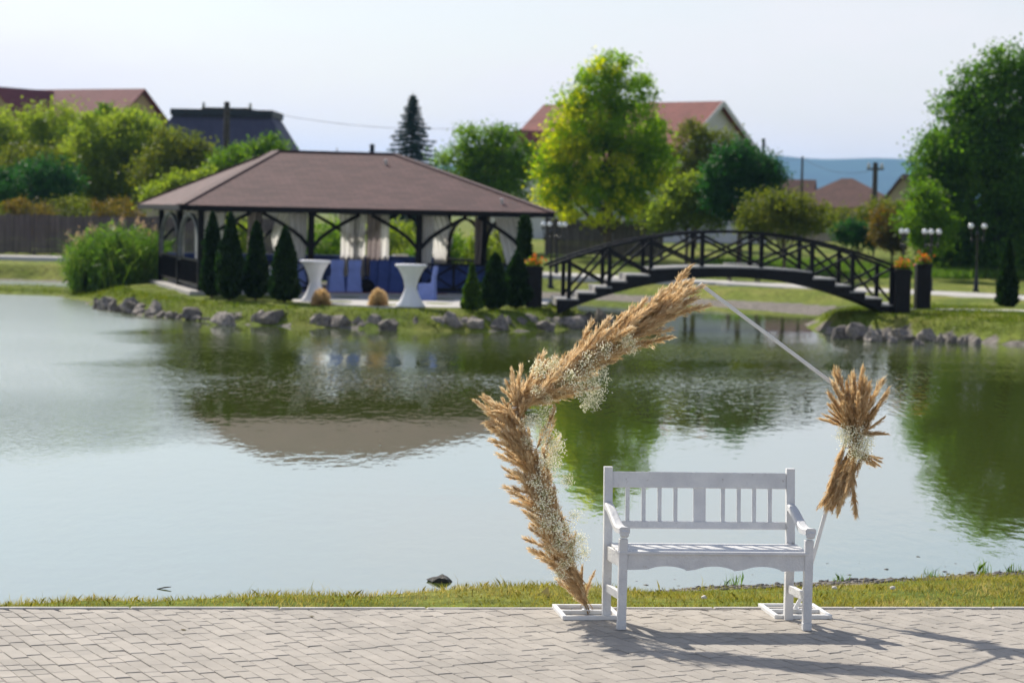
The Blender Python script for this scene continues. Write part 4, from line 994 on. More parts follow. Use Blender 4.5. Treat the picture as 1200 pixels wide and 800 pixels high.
b = MB(); b.box((0, 0, .006), (5.2, 4.6, .012)); o = b.build('carpet', 'carpet', None, (P.x, P.y, PC.z + .052)); o.rotation_euler = (0, 0, PVA); tag(o, 'dark red carpet spread on the pavilion floor', 'carpet')
# apron of concrete in front of the pavilion
TERR = [on_z(x, y, .505) for x, y in ((348, 353.5), (400, 357), (455, 359.5), (545, 360.2), (562, 357.5), (640, 356))] + [pw(HX + .9, -HY - .3), pw(-HX * .55, -HY - .3)]
nT = len(TERR); me = MB(); me.add([(v.x, v.y, .30) for v in TERR] + [(v.x, v.y, .508) for v in TERR], [tuple(range(nT, 2 * nT))] + [(k, (k + 1) % nT, (k + 1) % nT + nT, k + nT) for k in range(nT)])
tag(me.build('terrace', 'path'), kind='structure')
TERR = np.array([(v.x, v.y) for v in TERR])

# cocktail tables under stretch covers
def cocktail(px, py, label):
    P = on_z(px, py, .508); t = thing('cocktail_table', label, 'table', (P.x, P.y, .508), random.uniform(0, 1), 'cocktail tables by the pavilion')
    def lob(a, z): return 1 + .13 * max(0, 1 - abs(z - .0) / .45) * abs(math.cos(2 * a)) - .05 * abs(math.sin(2 * a))
    b = MB(); b.lathe([(.37, .0), (.36, .03), (.30, .13), (.22, .30), (.165, .47), (.165, .55), (.20, .70), (.27, .86), (.34, .985), (.395, 1.055)], 40, shape=lob); b.build('stretch_cover', 'table_cloth', t)
    b = MB(); b.lathe([(.395, 1.05), (.42, 1.07), (.425, 1.10), (.41, 1.12), (.0, 1.122)], 40); b.build('table_top', 'table_cloth', t)
    return t
cocktail(369, 353, 'white hourglass cocktail table with a dry grass tuft against its foot')
cocktail(481, 359.5, 'white hourglass cocktail table standing on the bare slab before the pavilion')
P = on_z(300, 341.3, .59); t = thing('banquet_table', 'round banquet table under a white floor length cloth behind the thujas', 'table', (P.x, P.y, .59))
b = MB(); b.lathe([(.58, .0), (.55, .04), (.49, .3), (.46, .6), (.45, .73)], 48, shape=lambda a, z: 1 + .05 * math.sin(12 * a) * (1 - z / .8)); b.build('tablecloth', 'table_cloth', t)
b = MB(); b.lathe([(.45, .72), (.455, .74), (.44, .75), (0, .752)], 48); b.build('table_top', 'table_cloth', t)
# chairs under fitted covers
def chair(px, py, z, rot, label, mat='chair_cloth'):
    P = on_z(px, py, z); t = thing('covered_chair', label, 'chair', (P.x, P.y, z), rot, 'covered chairs in the pavilion')
    b = MB()
    V = []
    for zz, w, d in ((0, .25, .25), (.2, .225, .225), (.44, .215, .215), (.47, .20, .20)):
        V += [(-w, -d, zz), (w, -d, zz), (w, d, zz), (-w, d, zz)]
    Fq = [(k * 4 + i, k * 4 + (i + 1) % 4, k * 4 + 4 + (i + 1) % 4, k * 4 + 4 + i) for k in range(3) for i in range(4)] + [(12, 13, 14, 15)]
    b.add(V, Fq); b.build('seat_cover', mat, t)
    b = MB(); V = []
    for zz, w, y0, y1 in ((.0, .245, .19, .255), (.4, .205, .14, .235), (.62, .175, .17, .235), (.80, .20, .20, .26), (.93, .205, .225, .275), (.965, .17, .235, .27)):
        V += [(-w, y0, zz), (w, y0, zz), (w, y1, zz), (-w, y1, zz)]
    Fq = [(k * 4 + i, k * 4 + (i + 1) % 4, k * 4 + 4 + (i + 1) % 4, k * 4 + 4 + i) for k in range(5) for i in range(4)] + [(20, 21, 22, 23)]
    b.add(V, Fq); o = b.build('back_cover', mat, t); return t
fz = PC.z + .05
chair(393, 342.3, fz, PVA + math.pi, 'blue covered chair next to the hourglass table with the grass tuft')
chair(412, 342.5, fz, PVA + math.pi + .15, 'blue covered chair between another blue chair and the black bag')
chair(352, 341.8, fz, PVA + 2.7, 'blue covered chair half hidden behind a thuja')
chair(437, 342.6, fz, PVA + 3.3, 'navy covered chair beside the dark bag', 'navy_cloth')
chair(450, 342.9, fz, PVA + 3.0, 'navy covered chair nearest the lone dry grass tuft', 'navy_cloth')
chair(462, 343.2, fz, PVA + 3.2, 'navy covered chair partly behind the hourglass table on the bare slab', 'navy_cloth')
chair(500, 351.5, .508, -1.75, 'blue covered chair seen from the side on the terrace slab')
P = on_z(428, 342.8, fz); b = MB(); b.sphere((0, 0, .2), .24, 14, 10, (1.15, .8, .85)); b.tube([(-.1, 0, .35), (-.06, 0, .5), (.06, 0, .5), (.1, 0, .35)], .015, 6)
tag(b.build('bag', 'dark_wood', None, (P.x, P.y, fz)), 'black bag slumped on the pavilion floor beside the navy chairs', 'bag')
P = pw(T3 + 1.6, HY); b = MB(); b.box((0, 0, .03), (.5, .3, .06), bev=.015); o = b.build('folded_cloth', 'curtain', None, (P.x, P.y, PC.z + .965)); o.rotation_euler = (0, 0, PVA); tag(o, 'folded white cloth lying on the back railing', 'cloth')

# thujas
def thuja(px, py, h_px, w_px, label, z=None, mat='thuja', seed=0, shape=None, d=None):
    P = on_z(px, py, .53 if z is None else z); d = P.y; k = d / FPX; h = h_px * k; rmax = w_px * k / 2
    P.z = H(P.x, P.y) if P.y > 0 else .5
    t = thing('thuja', label, 'thuja', (P.x, P.y, P.z), 0, 'clipped thujas on the lawns'); rg = np.random.default_rng(seed)
    sh = shape or (lambda u: (min(1, (u + .02) / .14) ** .6) * (1 - u) ** .62 * 1.28 if u > .0 else .3)
    prof = [(max(.012, rmax * .8 * min(1, sh(u))), .06 * h + u * .92 * h) for u in np.linspace(0, 1, 14)]
    n = 5200; u = rg.uniform(0, 1, n) ** 1.15; ph = rg.uniform(0, 2 * np.pi, n)
    lump = 1 + .15 * np.sin(ph * 2 + u * (7 + seed) + seed * 1.7) + .10 * np.sin(ph * 5 - u * 17 + seed) + np.where(rg.uniform(0, 1, n) < .06, .22, 0)
    rr_ = rmax * np.array([min(1, sh(x)) for x in u]) * lump * rg.uniform(.70, 1.12, n) + .01
    C = np.stack([rr_ * np.cos(ph), rr_ * np.sin(ph), .05 * h + u * .95 * h], 1)
    ax = np.stack([np.cos(ph) * .5, np.sin(ph) * .5, np.full(n, 1.0)], 1) + rg.normal(size=(n, 3)) * .3; ax /= np.linalg.norm(ax, axis=1)[:, None]
    sd = np.cross(ax, rg.normal(size=(n, 3))); sd /= np.linalg.norm(sd, axis=1)[:, None]; s = (rg.uniform(.07, .17, n) * (.65 + .5 * (1 - u)))[:, None]
    V = np.stack([C - ax * s * .4, C + sd * s * .3, C + ax * s * .6, C - sd * s * .3], 1).reshape(-1, 3)
    b = MB(); b.lathe(prof, 14, smooth=True); b.v += [tuple(x) for x in V]; base = len(b.v) - len(V)
    b.f += [tuple(base + q * 4 + i for i in range(4)) for q in range(n)]; b.sm += [False] * n
    b.build('foliage', mat, t)
    b = MB(); b.tube([(0, 0, -.1), (0, 0, .2 * h)], [.04, .03], 8); b.build('trunk', 'bark', t); return t
thuja(248, 347, 101, 21, 'slim thuja standing closest to the arched side of the pavilion', seed=1)
thuja(269, 350, 103, 27, 'tallest dark thuja, second from the arched side of the pavilion', seed=2)
thuja(299.5, 350, 92, 24, 'thuja with a pinched tip standing in front of the covered banquet table', seed=3)
thuja(333, 353, 89, 28, 'thuja with a broad base beside the hourglass table with the tuft', seed=4)
thuja(552.5, 361, 55, 22, 'small cone shaped thuja at the edge of the terrace slab', seed=5, mat='thuja_lime', shape=lambda u: (1 - u) ** .9 * min(1, (u + .03) / .08))
thuja(579, 360, 66, 26, 'oval thuja between the small cone and the broad thuja', seed=6)
thuja(605, 358, 64, 30, 'broad oval thuja in front of the flower planter', seed=7)
thuja(613, 354, 103, 20, 'tall column thuja rising behind the broad one next to the bridge', seed=8, shape=lambda u: .9 * (1 - u) ** .25 * min(1, (u + .1) / .3) + .05)
thuja(1180, 363, 82, 25, 'lone cone thuja on the lawn beside the footpath', z=.48, seed=9, shape=lambda u: (1 - u) ** .75 * min(1, (u + .05) / .12))

# dry ornamental grass tufts
def tuft(px, py, label, w=.22, h=.5):
    P = on_z(px, py, .50); n = 1500; rg = np.random.default_rng(int(px)); dd = sph(n, rg); dd[:, 2] = np.abs(dd[:, 2]) * 1.0
    ln_ = rg.uniform(.75, 1.05, n)[:, None]; E = dd * np.array([w * .95, w * .95, h]) * ln_ + rg.normal(0, .012, (n, 3)); B = E * np.array([.25, .25, 0]) ; M_ = B * .55 + E * .55 + np.array([0, 0, .06]) * h
    sd = np.cross(dd, rg.normal(size=(n, 3))); sd /= np.linalg.norm(sd, axis=1)[:, None]; sd *= .006
    V = np.stack([B - sd, B + sd, M_ + sd, E + sd * 1.6, E - sd * 1.6, M_ - sd], 1).reshape(-1, 3); k = np.arange(n)[:, None] * 6
    o = link('grass_tuft', np_mesh('grass_tuft', V, np.concatenate([k, k + 1, k + 2, k + 3, k + 4, k + 5], 1)), 'dry_grass', None, (P.x, P.y, H(P.x, P.y) - .01)); tag(o, label, 'grass', 'dry ornamental grass tufts')
tuft(376, 356.5, 'dry golden grass tuft against the foot of an hourglass table', .3, .46)
tuft(443, 358.5, 'dry golden grass tuft standing alone before the navy chairs', .3, .5)

# ------------------------------------------------------------------ bridge
b0 = at_depth(645, 350, 65.2); b1 = at_depth(1060, 350, 65.8)
BL = math.hypot(b1.x - b0.x, b1.y - b0.y); bang = math.atan2(b1.y - b0.y, b1.x - b0.x); BZ = 0.0
bm_ = (b0 + b1) / 2
br = thing('footbridge', 'arched black timber footbridge with cross braced railings over the channel', 'bridge', (bm_.x, bm_.y + .9, BZ - .105), bang); br.scale = (1.035, 1.035, 1.035)
hl = BL / 2; BWD = .92
def railz(x): return 2.66 - .0440 * x * x
def deckz(x):
    a = abs(x)
    return 1.76 - .020 * x * x
steps = []       # treads: (x0, x1, z)
xs = [2.15, 2.75, 3.15, 3.55, 4.0, 4.55]; zs = [1.50, 1.33, 1.17, 1.01, .84]
def under(x): return 1.47 - .050 * x * x
for s in (-1, 1):        # side beams: stepped top, arched underside
    top = [(-4.55, .80)]
    for i in range(4, -1, -1): top += [(-xs[i + 1], zs[i] - .05), (-xs[i], zs[i] - .05)]
    mid = [(x, deckz(x) - .05) for x in np.linspace(-2.15, 2.15, 15)]
    poly = top[1:] + mid + [(-x, z) for x, z in reversed(top[1:])]
    bot = [(x, under(x) if abs(x) < 4.4 else .40) for x in np.linspace(4.55, -4.55, 31)]
    b = MB(); b.prism(poly[::-1] + bot[::-1], .14); o = b.build('side_beam', 'bridge_wood', br); o.location = (0, s * (BWD - .02), 0)
n = 22
for i in range(n):       # deck planks
    x0 = -2.13 + 4.26 * i / n; x1 = x0 + 4.26 / n - .012; x = (x0 + x1) / 2
    q = MB(); q.bar((x0, 0, deckz(x0) - .022), (x1, 0, deckz(x1) - .022), 2 * BWD + .16, .045); q.build('deck_plank', 'tread', br)
for s in (-1, 1):
    for i in range(5):
        q = MB(); a, c = xs[i], xs[i + 1]; q.box((s * (a + c) / 2, 0, zs[i] - .022), (c - a + .03, 2 * BWD + .18, .045), bev=.006); q.build('step', 'tread', br)
        q = MB(); q.box((s * (c - .012 + .02), 0, zs[i] - .12), (.022, 2 * BWD - .2, .145)); q.build('riser', 'tread', br)
PX = [-4.25, -3.2, -2.12, -.78, .78, 2.12, 3.2, 4.25]
def stepz(x):
    a = abs(x)
    if a < 2.15: return deckz(x)
    for i in range(5):
        if a < xs[i + 1]: return zs[i]
    return zs[-1]
for s in (-1, 1):
    y = s * BWD
    for x in PX:
        zb = stepz(x) - .2; zt = railz(x) - .03
        q = MB(); q.box((x, y + s * .01, (zb + zt) / 2), (.11, .11, zt - zb), bev=.008); q.build('rail_post', 'bridge_wood', br)
    P = [Vector((x, y, railz(x))) for x in np.linspace(-4.78, 4.78, 27)]
    q = MB()
    for k in range(26): q.bar(P[k], P[k + 1], .15, .075, ext=.012)
    q.build('handrail', 'bridge_wood', br)
    for i in range(len(PX) - 1):
        a, c = PX[i], PX[i + 1]
        za0, za1 = stepz(a + .06) + .06, railz(a) - .08; zc0, zc1 = stepz(c - .06) + .06, railz(c) - .08
        q = MB(); q.bar((a, y - .028, za0), (c, y - .028, zc1), .05, .065); q.build('cross_brace', 'bridge_wood', br)
        q = MB(); q.bar((a, y + .028, za1), (c, y + .028, zc0), .05, .065); q.build('cross_brace', 'bridge_wood', br)
# flower planters at the bridge ends
def planter(px, py, d, label, h=1.15, w=.42, fl=True):
    P = at_depth(px, py, d); z = H(P.x, P.y) - .02
    t = thing('planter', label, 'planter', (P.x, P.y, z), bang, 'flower planters at the bridge ends')
    h = (P.z - z) if h is None else h
    b = MB(); b.box((0, 0, h / 2), (w, w, h), bev=.02); b.box((0, 0, h - .03), (w + .05, w + .05, .07), bev=.01); b.build('box', 'bridge_wood', t)
    b = MB(); b.box((0, 0, h + .01), (w - .04, w - .04, .03)); b.build('earth', 'soil', t)
    rg = np.random.default_rng(int(px)); n = 300
    C = np.stack([rg.normal(0, w * .27, n), rg.normal(0, w * .27, n), h + .03 + np.abs(rg.normal(0, .10, n))], 1)
    V, Fq = leaves(C, .07, rg=rg); link('leaves', np_mesh('leaves', V, Fq), 'leaf_mid', t)
    C = np.stack([rg.normal(0, w * .26, 120), rg.normal(0, w * .26, 120), h + .08 + np.abs(rg.normal(0, .10, 120))], 1)
    V, Fq = leaves(C, .075, rg=rg, aspect=.9); link('blossoms', np_mesh('blossoms', V, Fq), 'flower_orange', t)
planter(626, 330, 65.6, 'dark planter with orange flowers behind the thujas at the island end of the bridge')
planter(1056.5, 340, 65.6, 'dark planter with orange flowers joined to the near rail of the bridge', h=1.2)
planter(1081, 340, 67.2, 'dark planter with orange flowers standing free beside the footpath', h=1.28, w=.40)
# boulders along the banks
def boulder(px, py, wpx, hpx, label, grp, z=-.06, lift=0):
    P = on_z(px, py + hpx * .5, 0.0); k = P.y / FPX
    o = bpy.data.objects.new('boulder', random.choice(RM)); COL.objects.link(o)
    o.scale = (wpx * k * .52, wpx * k * .45, hpx * k * .72); o.location = (P.x, P.y + wpx * k * .2, hpx * k * .22 + lift)
    o.rotation_euler = (random.uniform(-.2, .2), random.uniform(-.2, .2), random.uniform(0, 6.28)); tag(o, label, 'boulder', grp)
def row_label(px):
    for lim, lb in ((205, 'boulder of the island edge next to the reed clump'), (345, 'boulder of the island edge below the four thujas'), (425, 'boulder of the island edge below the table with the tuft'),
                    (520, 'boulder of the island edge below the lone dry tuft'), (600, 'boulder of the island edge below the small cone thuja')):
        if px < lim: return lb
    return 'boulder of the island edge below the planter by the bridge'
def shore_y(px):
    xs_ = [100, 150, 200, 250, 300, 400, 500, 600, 660, 700]; ys_ = [360, 367, 373, 377, 380, 384, 387, 387, 385, 379]; return float(np.interp(px, xs_, ys_))
x = 108
while x < 700:
    w = random.choice([8, 10, 13, 16, 21, 27]) if x < 500 else random.choice([10, 14, 19, 25, 28, 12]); hp = w * random.uniform(.5, .75) if w < 22 else w * random.uniform(.48, .66)
    boulder(x + w / 2, shore_y(x + w / 2) - hp * .5, w, hp, ('large ' if w > 22 else 'grey ') + row_label(x), 'boulders edging the island')
    if random.random() < .55: boulder(x + w * random.random(), shore_y(x) - 5, w * .55, w * .35, 'small ' + row_label(x), 'boulders edging the island', lift=.12)
    x += w * random.uniform(.42, .62)
for px, py, w, hp in [(528, 376, 32, 22), (557, 379, 24, 17), (586, 379, 24, 18), (160, 360, 34, 15), (262, 374, 30, 14), (318, 372, 36, 18), (455, 380, 26, 14), (640, 381, 26, 13), (672, 378, 28, 14)]:
    boulder(px, py, w, hp, 'very large rounded ' + row_label(px), 'large boulders of the island bank')
for px, py, w, hp in [(975, 382, 14, 9), (985, 385, 22, 12), (1005, 383, 30, 17), (1022, 388, 22, 12), (1038, 390, 14, 8), (1060, 387, 30, 11), (1086, 388, 22, 11), (1103, 391, 13, 9), (1116, 391, 14, 10), (1130, 393, 14, 9), (1046, 393, 12, 6), (1075, 396, 14, 6), (1145, 395, 12, 7), (1014, 377, 18, 11)]:
    boulder(px, py + 5, w, hp * 1.15, ('large ' if w > 19 else 'small ') + ('dark boulder under the steps of the bridge' if px < 1035 else 'dark boulder below the two bridge planters' if px < 1095 else 'dark boulder at the end of the row past the free planter'), 'boulders below the bridge planters')

# rough grass on the banks
def bank_grass(name, label, X, Y, cond, h0, h1, wid, mat):
    h_, _ = terrain(X, Y); k = cond(X, Y, h_); X, Y, h_ = X[k], Y[k], h_[k]
    V, Fq = blades(np.stack([X, Y, h_ - .02], 1), rng.uniform(h0, h1, len(X)), wid, .6)
    tag(link(name, np_mesh(name, V, Fq), mat), label, 'grass', kind='stuff')
n = 150000
def on_slab(X, Y):
    c, s = math.cos(-PVA), math.sin(-PVA); x = (X - PC.x) * c - (Y - PC.y) * s; y = (X - PC.x) * s + (Y - PC.y) * c
    return ((np.abs(x) < HX + .4) & (np.abs(y) < HY + .4)) | (sdist(TERR, X, Y) < .03)
bank_grass('island_grass', 'rough green grass over the banks of the island', rng.uniform(-20, 3, n), rng.uniform(60, 87, n),
           lambda X, Y, h: (h > .05) & (sdist(ISLE, X, Y) < 0) & ~on_slab(X, Y) & (sdist(ISLE, X, Y) > -1.3), .06, .18, .009, 'grass_isle')
bank_grass('island_lawn', 'short lawn around the pavilion on the island', rng.uniform(-20, 3, n), rng.uniform(60, 87, n),
           lambda X, Y, h: (h > .05) & (sdist(ISLE, X, Y) < -1.2) & ~on_slab(X, Y) & (sdist(ISLE, X, Y) > -6), .02, .06, .009, 'grass_isle')
n = 90000
bank_grass('bank_grass', 'rough green grass on the bank beyond the bridge', rng.uniform(7.5, 18, n), rng.uniform(58, 80, n),
           lambda X, Y, h: (h > .22) & (sdist(POND, X, Y) > 0) & (sdist(POND, X, Y) < 5), .05, .14, .009, 'grass_isle')
n = 60000
bank_grass('meadow_grass', 'tall unmown meadow grass under the trees past the park path', rng.uniform(8, 26, n), rng.uniform(94, 108, n),
           lambda X, Y, h: (Y > 97 + .25 * (X - 8)), .2, .55, .02, 'reed')

# ------------------------------------------------------------------ street furniture of the park
def lamp(px, base_py, d, globe_py, half_px, label, n_glob=2, rot=0.0):
    P = at_depth(px, base_py, d); z0 = H(P.x, P.y) - .02; k = d / FPX
    G = at_depth(px, globe_py, d).z - z0; hw = half_px * k
    t = thing('lamp_post', label, 'lamp', (P.x, P.y, z0), rot, 'black garden lamp posts with white globes')
    b = MB(); b.lathe([(.13, 0), (.13, .08), (.09, .12), (.085, .45), (.06, .52), (.045, .6), (.04, G - .35), (.06, G - .33), (.06, G - .27), (.03, G - .24), (.015, G - .05), (.03, G - .03), (0, G)], 12); b.build('post', 'lamp_iron', t)
    for i in range(n_glob):
        a = math.pi * 2 * i / n_glob + (0 if n_glob == 2 else .3); x, y = hw * math.cos(a), hw * math.sin(a)
        arm = MB(); arm.tube([(x * .08, y * .08, G - .45), (x * .5, y * .5, G - .52), (x * .95, y * .95, G - .38), (x, y, G - .15)], .018, 6); ar = arm.build('arm', 'lamp_iron', t)
        g_ = MB(); g_.lathe([(.02, -.20), (.05, -.17), (.07, -.12), (.085, -.09)], 10, (x, y, G)); g_.build('holder', 'lamp_iron', ar)
        g_ = MB(); g_.sphere((x, y, G), .105, 14, 10, (1, 1, .95)); g_.build('globe', 'lamp_glass', ar)
        g_ = MB(); g_.lathe([(.0, -.62), (.03, -.58), (.045, -.53), (.03, -.48), (.01, -.45)], 8, (x * .9, y * .9, G)); g_.build('pendant', 'lamp_iron', ar)
lamp(645.5, 316, 92, 263, 10, 'black twin globe lamp post by the park path behind the planter at the island end', rot=.1)
lamp(652, 316, 96, 263, 9, 'black twin globe lamp post set just behind another by the park path', rot=-.2)
lamp(1058, 332, 90, 271, 6, 'black lamp post with two close globes behind the planter joined to the bridge', rot=.9)
lamp(1090, 334, 88, 271.5, 9.5, 'black lamp post with three globes behind the free standing planter', 3)
lamp(1143.5, 342, 89, 265, 7.8, 'black twin globe lamp post standing alone beside the park path')
# picnic table on the far lawn
P = on_ground(871, 331); t = thing('picnic_table', 'grey wooden picnic table on the lawn beyond the bridge', 'table', (P.x, P.y, H(P.x, P.y) - .01), .05)
for i in range(4):
    b = MB(); b.box((0, -.28 + .19 * i, .72), (1.5, .17, .045), bev=.005); b.build('top_board', 'tread', t)
for x in (-.55, .55):
    b = MB(); b.bar((x, -.42, 0), (x, -.12, .69), .08, .05); b.build('leg', 'pole_wood', t)
    b = MB(); b.bar((x, .42, 0), (x, .12, .69), .08, .05); b.build('leg', 'pole_wood', t)
    b = MB(); b.bar((x + .05, -.62, .40), (x + .05, .62, .40), .05, .08); b.build('cross_piece', 'pole_wood', t)
for y in (-.6, .6):
    b = MB(); b.box((0, y, .465), (1.5, .24, .045), bev=.005); b.build('bench_board', 'tread', t)

# ------------------------------------------------------------------ board fence
def fence(pts, label, h=1.75, sec=2.4):
    t = thing('board_fence', label, 'fence', (pts[0].x, pts[0].y, H(pts[0].x, pts[0].y)), 0, 'dark board fences at the edge of the park'); o = Vector(t.location); rr = random.Random(5)
    for a, c in zip(pts[:-1], pts[1:]):
        ln = (c - a).length; m = max(1, int(ln / sec)); u = (c - a).normalized()
        for i in range(m + 1):
            p = a + (c - a) * (i / m); z = H(p.x, p.y)
            q = MB(); q.box((0, 0, h / 2), (.12, .12, h + .08)); s = q.build('post', 'fence_wood', t); s.location = (p.x - o.x, p.y - o.y, z - o.z); s.rotation_euler = (0, 0, math.atan2(u.y, u.x))
            if i == m: continue
            q = MB(); w = ln / m; nb = int(w / .15)
            for j in range(nb):
                q.box((.08 + (w - .16) * (j + .5) / nb, -.03 + rr.uniform(-.006, .006), h / 2 + rr.uniform(-.03, .03)), ((w - .16) / nb - .012, .022, h - .1))
            for zz in (.35, h - .4): q.box((w / 2, .02, zz), (w, .05, .09))
            s = q.build('panel', 'fence_wood', t); s.location = (p.x - o.x, p.y - o.y, z - o.z); s.rotation_euler = (0, 0, math.atan2(u.y, u.x)); s['kind'] = 'stuff'
def gp(px, d): return Vector((at_depth(px, 300, d).x, d, 0))
fence([gp(-120, 104), gp(40, 104), gp(160, 105), gp(330, 107)], 'dark board fence below the rusty shrubs by the reeds')
fence([gp(640, 113), gp(720, 112), gp(775, 111)], 'dark board fence seen under the large yellowing tree')

# ------------------------------------------------------------------ houses
def gable_roof(mb, x0, x1, hw, z0, z1, ov=.4, th=.16):
    """ridge along x, half width hw, eaves z0, ridge z1"""
    k = (z1 - z0) / hw; e = hw + ov; ze = z0 - k * ov
    for s in (-1, 1):
        a = [(x0 - ov, s * e, ze), (x1 + ov, s * e, ze), (x1 + ov, 0, z1), (x0 - ov, 0, z1)]
        V = a + [(x, y, z + th) for x, y, z in a]
        Fq = [(0, 1, 2, 3), (7, 6, 5, 4), (0, 4, 5, 1), (1, 5, 6, 2), (2, 6, 7, 3), (3, 7, 4, 0)]
        mb.add(V, Fq if s < 0 else [f[::-1] for f in Fq])
def gable_wall(mb, x0, x1, hw, z0, z1):
    prof = [(-hw, 0), (hw, 0), (hw, z0), (0, z1 - .02), (-hw, z0)]
    V = [(x0, y, z) for y, z in prof] + [(x1, y, z) for y, z in prof]
    mb.add(V, [(0, 1, 2, 3, 4)[::-1], (5, 6, 7, 8, 9), (0, 5, 9, 4)[::1], (1, 2, 7, 6), (0, 1, 6, 5), (2, 3, 8, 7), (3, 4, 9, 8)])
def window(t, x, y, z, w, h, axis='y', sgn=-1, name='window'):
    fr = MB(); d = .06
    if axis == 'y':
        fr.box((x, y + sgn * d / 2, z), (w + .16, d, h + .16)); f = fr.build(name, 'wall_white', t); p = MB(); p.box((x, y + sgn * (d + .01), z), (w, .03, h)); p.build('pane', 'glass_dark', f)
        p = MB(); p.box((x, y + sgn * (d + .03), z), (.06, .02, h)); p.build('glazing_bar', 'wall_white', f)
    else:
        fr.box((x + sgn * d / 2, y, z), (d, w + .16, h + .16)); f = fr.build(name, 'wall_white', t); p = MB(); p.box((x + sgn * (d + .01), y, z), (.03, w, h)); p.build('pane', 'glass_dark', f)
        p = MB(); p.box((x + sgn * (d + .03), y, z), (.02, .06, h)); p.build('glazing_bar', 'wall_white', f)
# maroon roofed house
d = 172; P = at_depth(170, 104, d); zg = H(P.x, d); rz = P.z - zg - .16
t = thing('house', 'tan house with maroon metal roof and cross gables behind the thicket', 'house', (P.x, d, zg), R(-30))
b = MB(); gable_wall(b, -22, -.4, 5.0, rz - 3.9, rz); b.build('wall', 'wall_tan', t)
b = MB(); gable_roof(b, -22, -.4, 5.0, rz - 3.9, rz); rf = b.build('roof', 'maroon_metal', t, uv=True)
for xw in (-8.2, -16.2):
    wz = rz - .12
    b = MB(); prof = [(-2.9, 0), (2.9, 0), (2.9, wz - 3.0), (0, wz - .05), (-2.9, wz - 3.0)]
    V = [(xw + x, -6.1, z) for x, z in prof] + [(xw + x, -4.2, z) for x, z in prof]; b.add(V, [(0, 1, 2, 3, 4), (0, 5, 6, 1), (1, 6, 7, 2), (4, 9, 5, 0)]); b.build('gable_wall', 'wall_tan', t)
    b = MB()
    for s in (-1, 1):
        a = [(xw, -6.5, wz), (xw, -.2, wz), (xw + s * 3.4, -5.0, wz - 3.55), (xw + s * 3.4, -6.5, wz - 3.55)]; a2 = [(x, y, z + .15) for x, y, z in a]
        Fq = [(4, 5, 6, 7), (0, 3, 2, 1), (0, 4, 7, 3), (3, 7, 6, 2), (1, 2, 6, 5)]; b.add(a + a2, Fq if s < 0 else [f[::-1] for f in Fq])
    b.build('cross_gable_roof', 'maroon_metal', t, uv=True)
    window(t, xw, -6.1, wz - 4.2, 1.2, 1.4)
window(t, -.4, 0, rz - 5.2, 1.3, 1.4, 'x', 1)
# dark slate house: steep mansard under an overhanging cap
d = 160; P = at_depth(267, 134, d); zg = H(P.x, d); tz = P.z - zg; k = d / FPX
t = thing('house', 'house with steep slate blue roof under a dark overhanging cap', 'house', (P.x, d, zg), R(-1.5))
w0, w1 = 57 * k, 92 * k
b = MB(); V = [(-w1, -4.6, tz - 3.6), (w1, -4.6, tz - 3.6), (w1, 4.6, tz - 3.6), (-w1, 4.6, tz - 3.6), (-w0 + .1, -2.6, tz - .1), (w0 - .1, -2.6, tz - .1), (w0 - .1, 2.6, tz - .1), (-w0 + .1, 2.6, tz - .1)]
b.add(V, [(0, 1, 5, 4), (1, 2, 6, 5), (2, 3, 7, 6), (3, 0, 4, 7)]); b.build('roof', 'slate_roof', t, uv=True)
b = MB(); b.box((0, 0, tz - .02), (2 * w0 + .2, 5.9, .42)); b.build('roof_cap', 'slate_dark', t)
b = MB(); b.box((0, 0, (tz - 3.5) / 2), (2 * w1 - .8, 8.4, tz - 3.5)); b.build('wall', 'wall_beige', t)
window(t, -2, -4.2, 3.6, 1.2, 1.4); window(t, 2, -4.2, 3.6, 1.2, 1.4)
# red roofed white house
d = 150; P = at_depth(848, 118.5, d); zg = H(P.x, d); rz = P.z - zg - .16
t = thing('house', 'white house with red tiled roof behind the large yellowing tree', 'house', (P.x, d, zg), R(-42))
b = MB(); gable_wall(b, -14.3, -.5, 5.6, rz - 4.3, rz); b.build('wall', 'wall_white', t)
b = MB(); gable_roof(b, -14.3, -.5, 5.6, rz - 4.3, rz, .5); rf = b.build('roof', 'red_tile', t, uv=True)
for xw in (-11.6,):
    wz = rz - 1.9; yf = -5.9
    b = MB(); prof = [(-1.5, 2.0), (1.5, 2.0), (1.5, wz - 1.6), (0, wz - .05), (-1.5, wz - 1.6)]
    V = [(xw + x, yf, z) for x, z in prof] + [(xw + x, -2.5, z) for x, z in prof]; b.add(V, [(0, 1, 2, 3, 4), (0, 5, 6, 1), (1, 6, 7, 2), (4, 9, 5, 0)]); b.build('dormer_wall', 'wall_white', t)
    b = MB()
    for s in (-1, 1):
        a = [(xw, yf - .5, wz), (xw, -1.0, wz), (xw + s * 2.0, -2.6, wz - 2.0), (xw + s * 2.0, yf - .5, wz - 2.0)]; a2 = [(x, y, z + .14) for x, y, z in a]
        Fq = [(4, 5, 6, 7), (0, 3, 2, 1), (0, 4, 7, 3), (3, 7, 6, 2), (1, 2, 6, 5)]; b.add(a + a2, Fq if s < 0 else [f[::-1] for f in Fq])
    b.build('dormer_roof', 'red_tile', t, uv=True); window(t, xw, yf, wz - 2.1, 1.0, 1.2)
for s in (-1, 1):
    b = MB(); b.bar((.02, s * 6.1, rz - 4.68 + .03), (.02, 0, rz + .02), .05, .28); b.build('bargeboard', 'wall_white', t)
window(t, -.5, 1.2, rz - 4.4, 1.1, 1.3, 'x', 1); window(t, -.5, -2, rz - 4.4, 1.1, 1.3, 'x', 1)
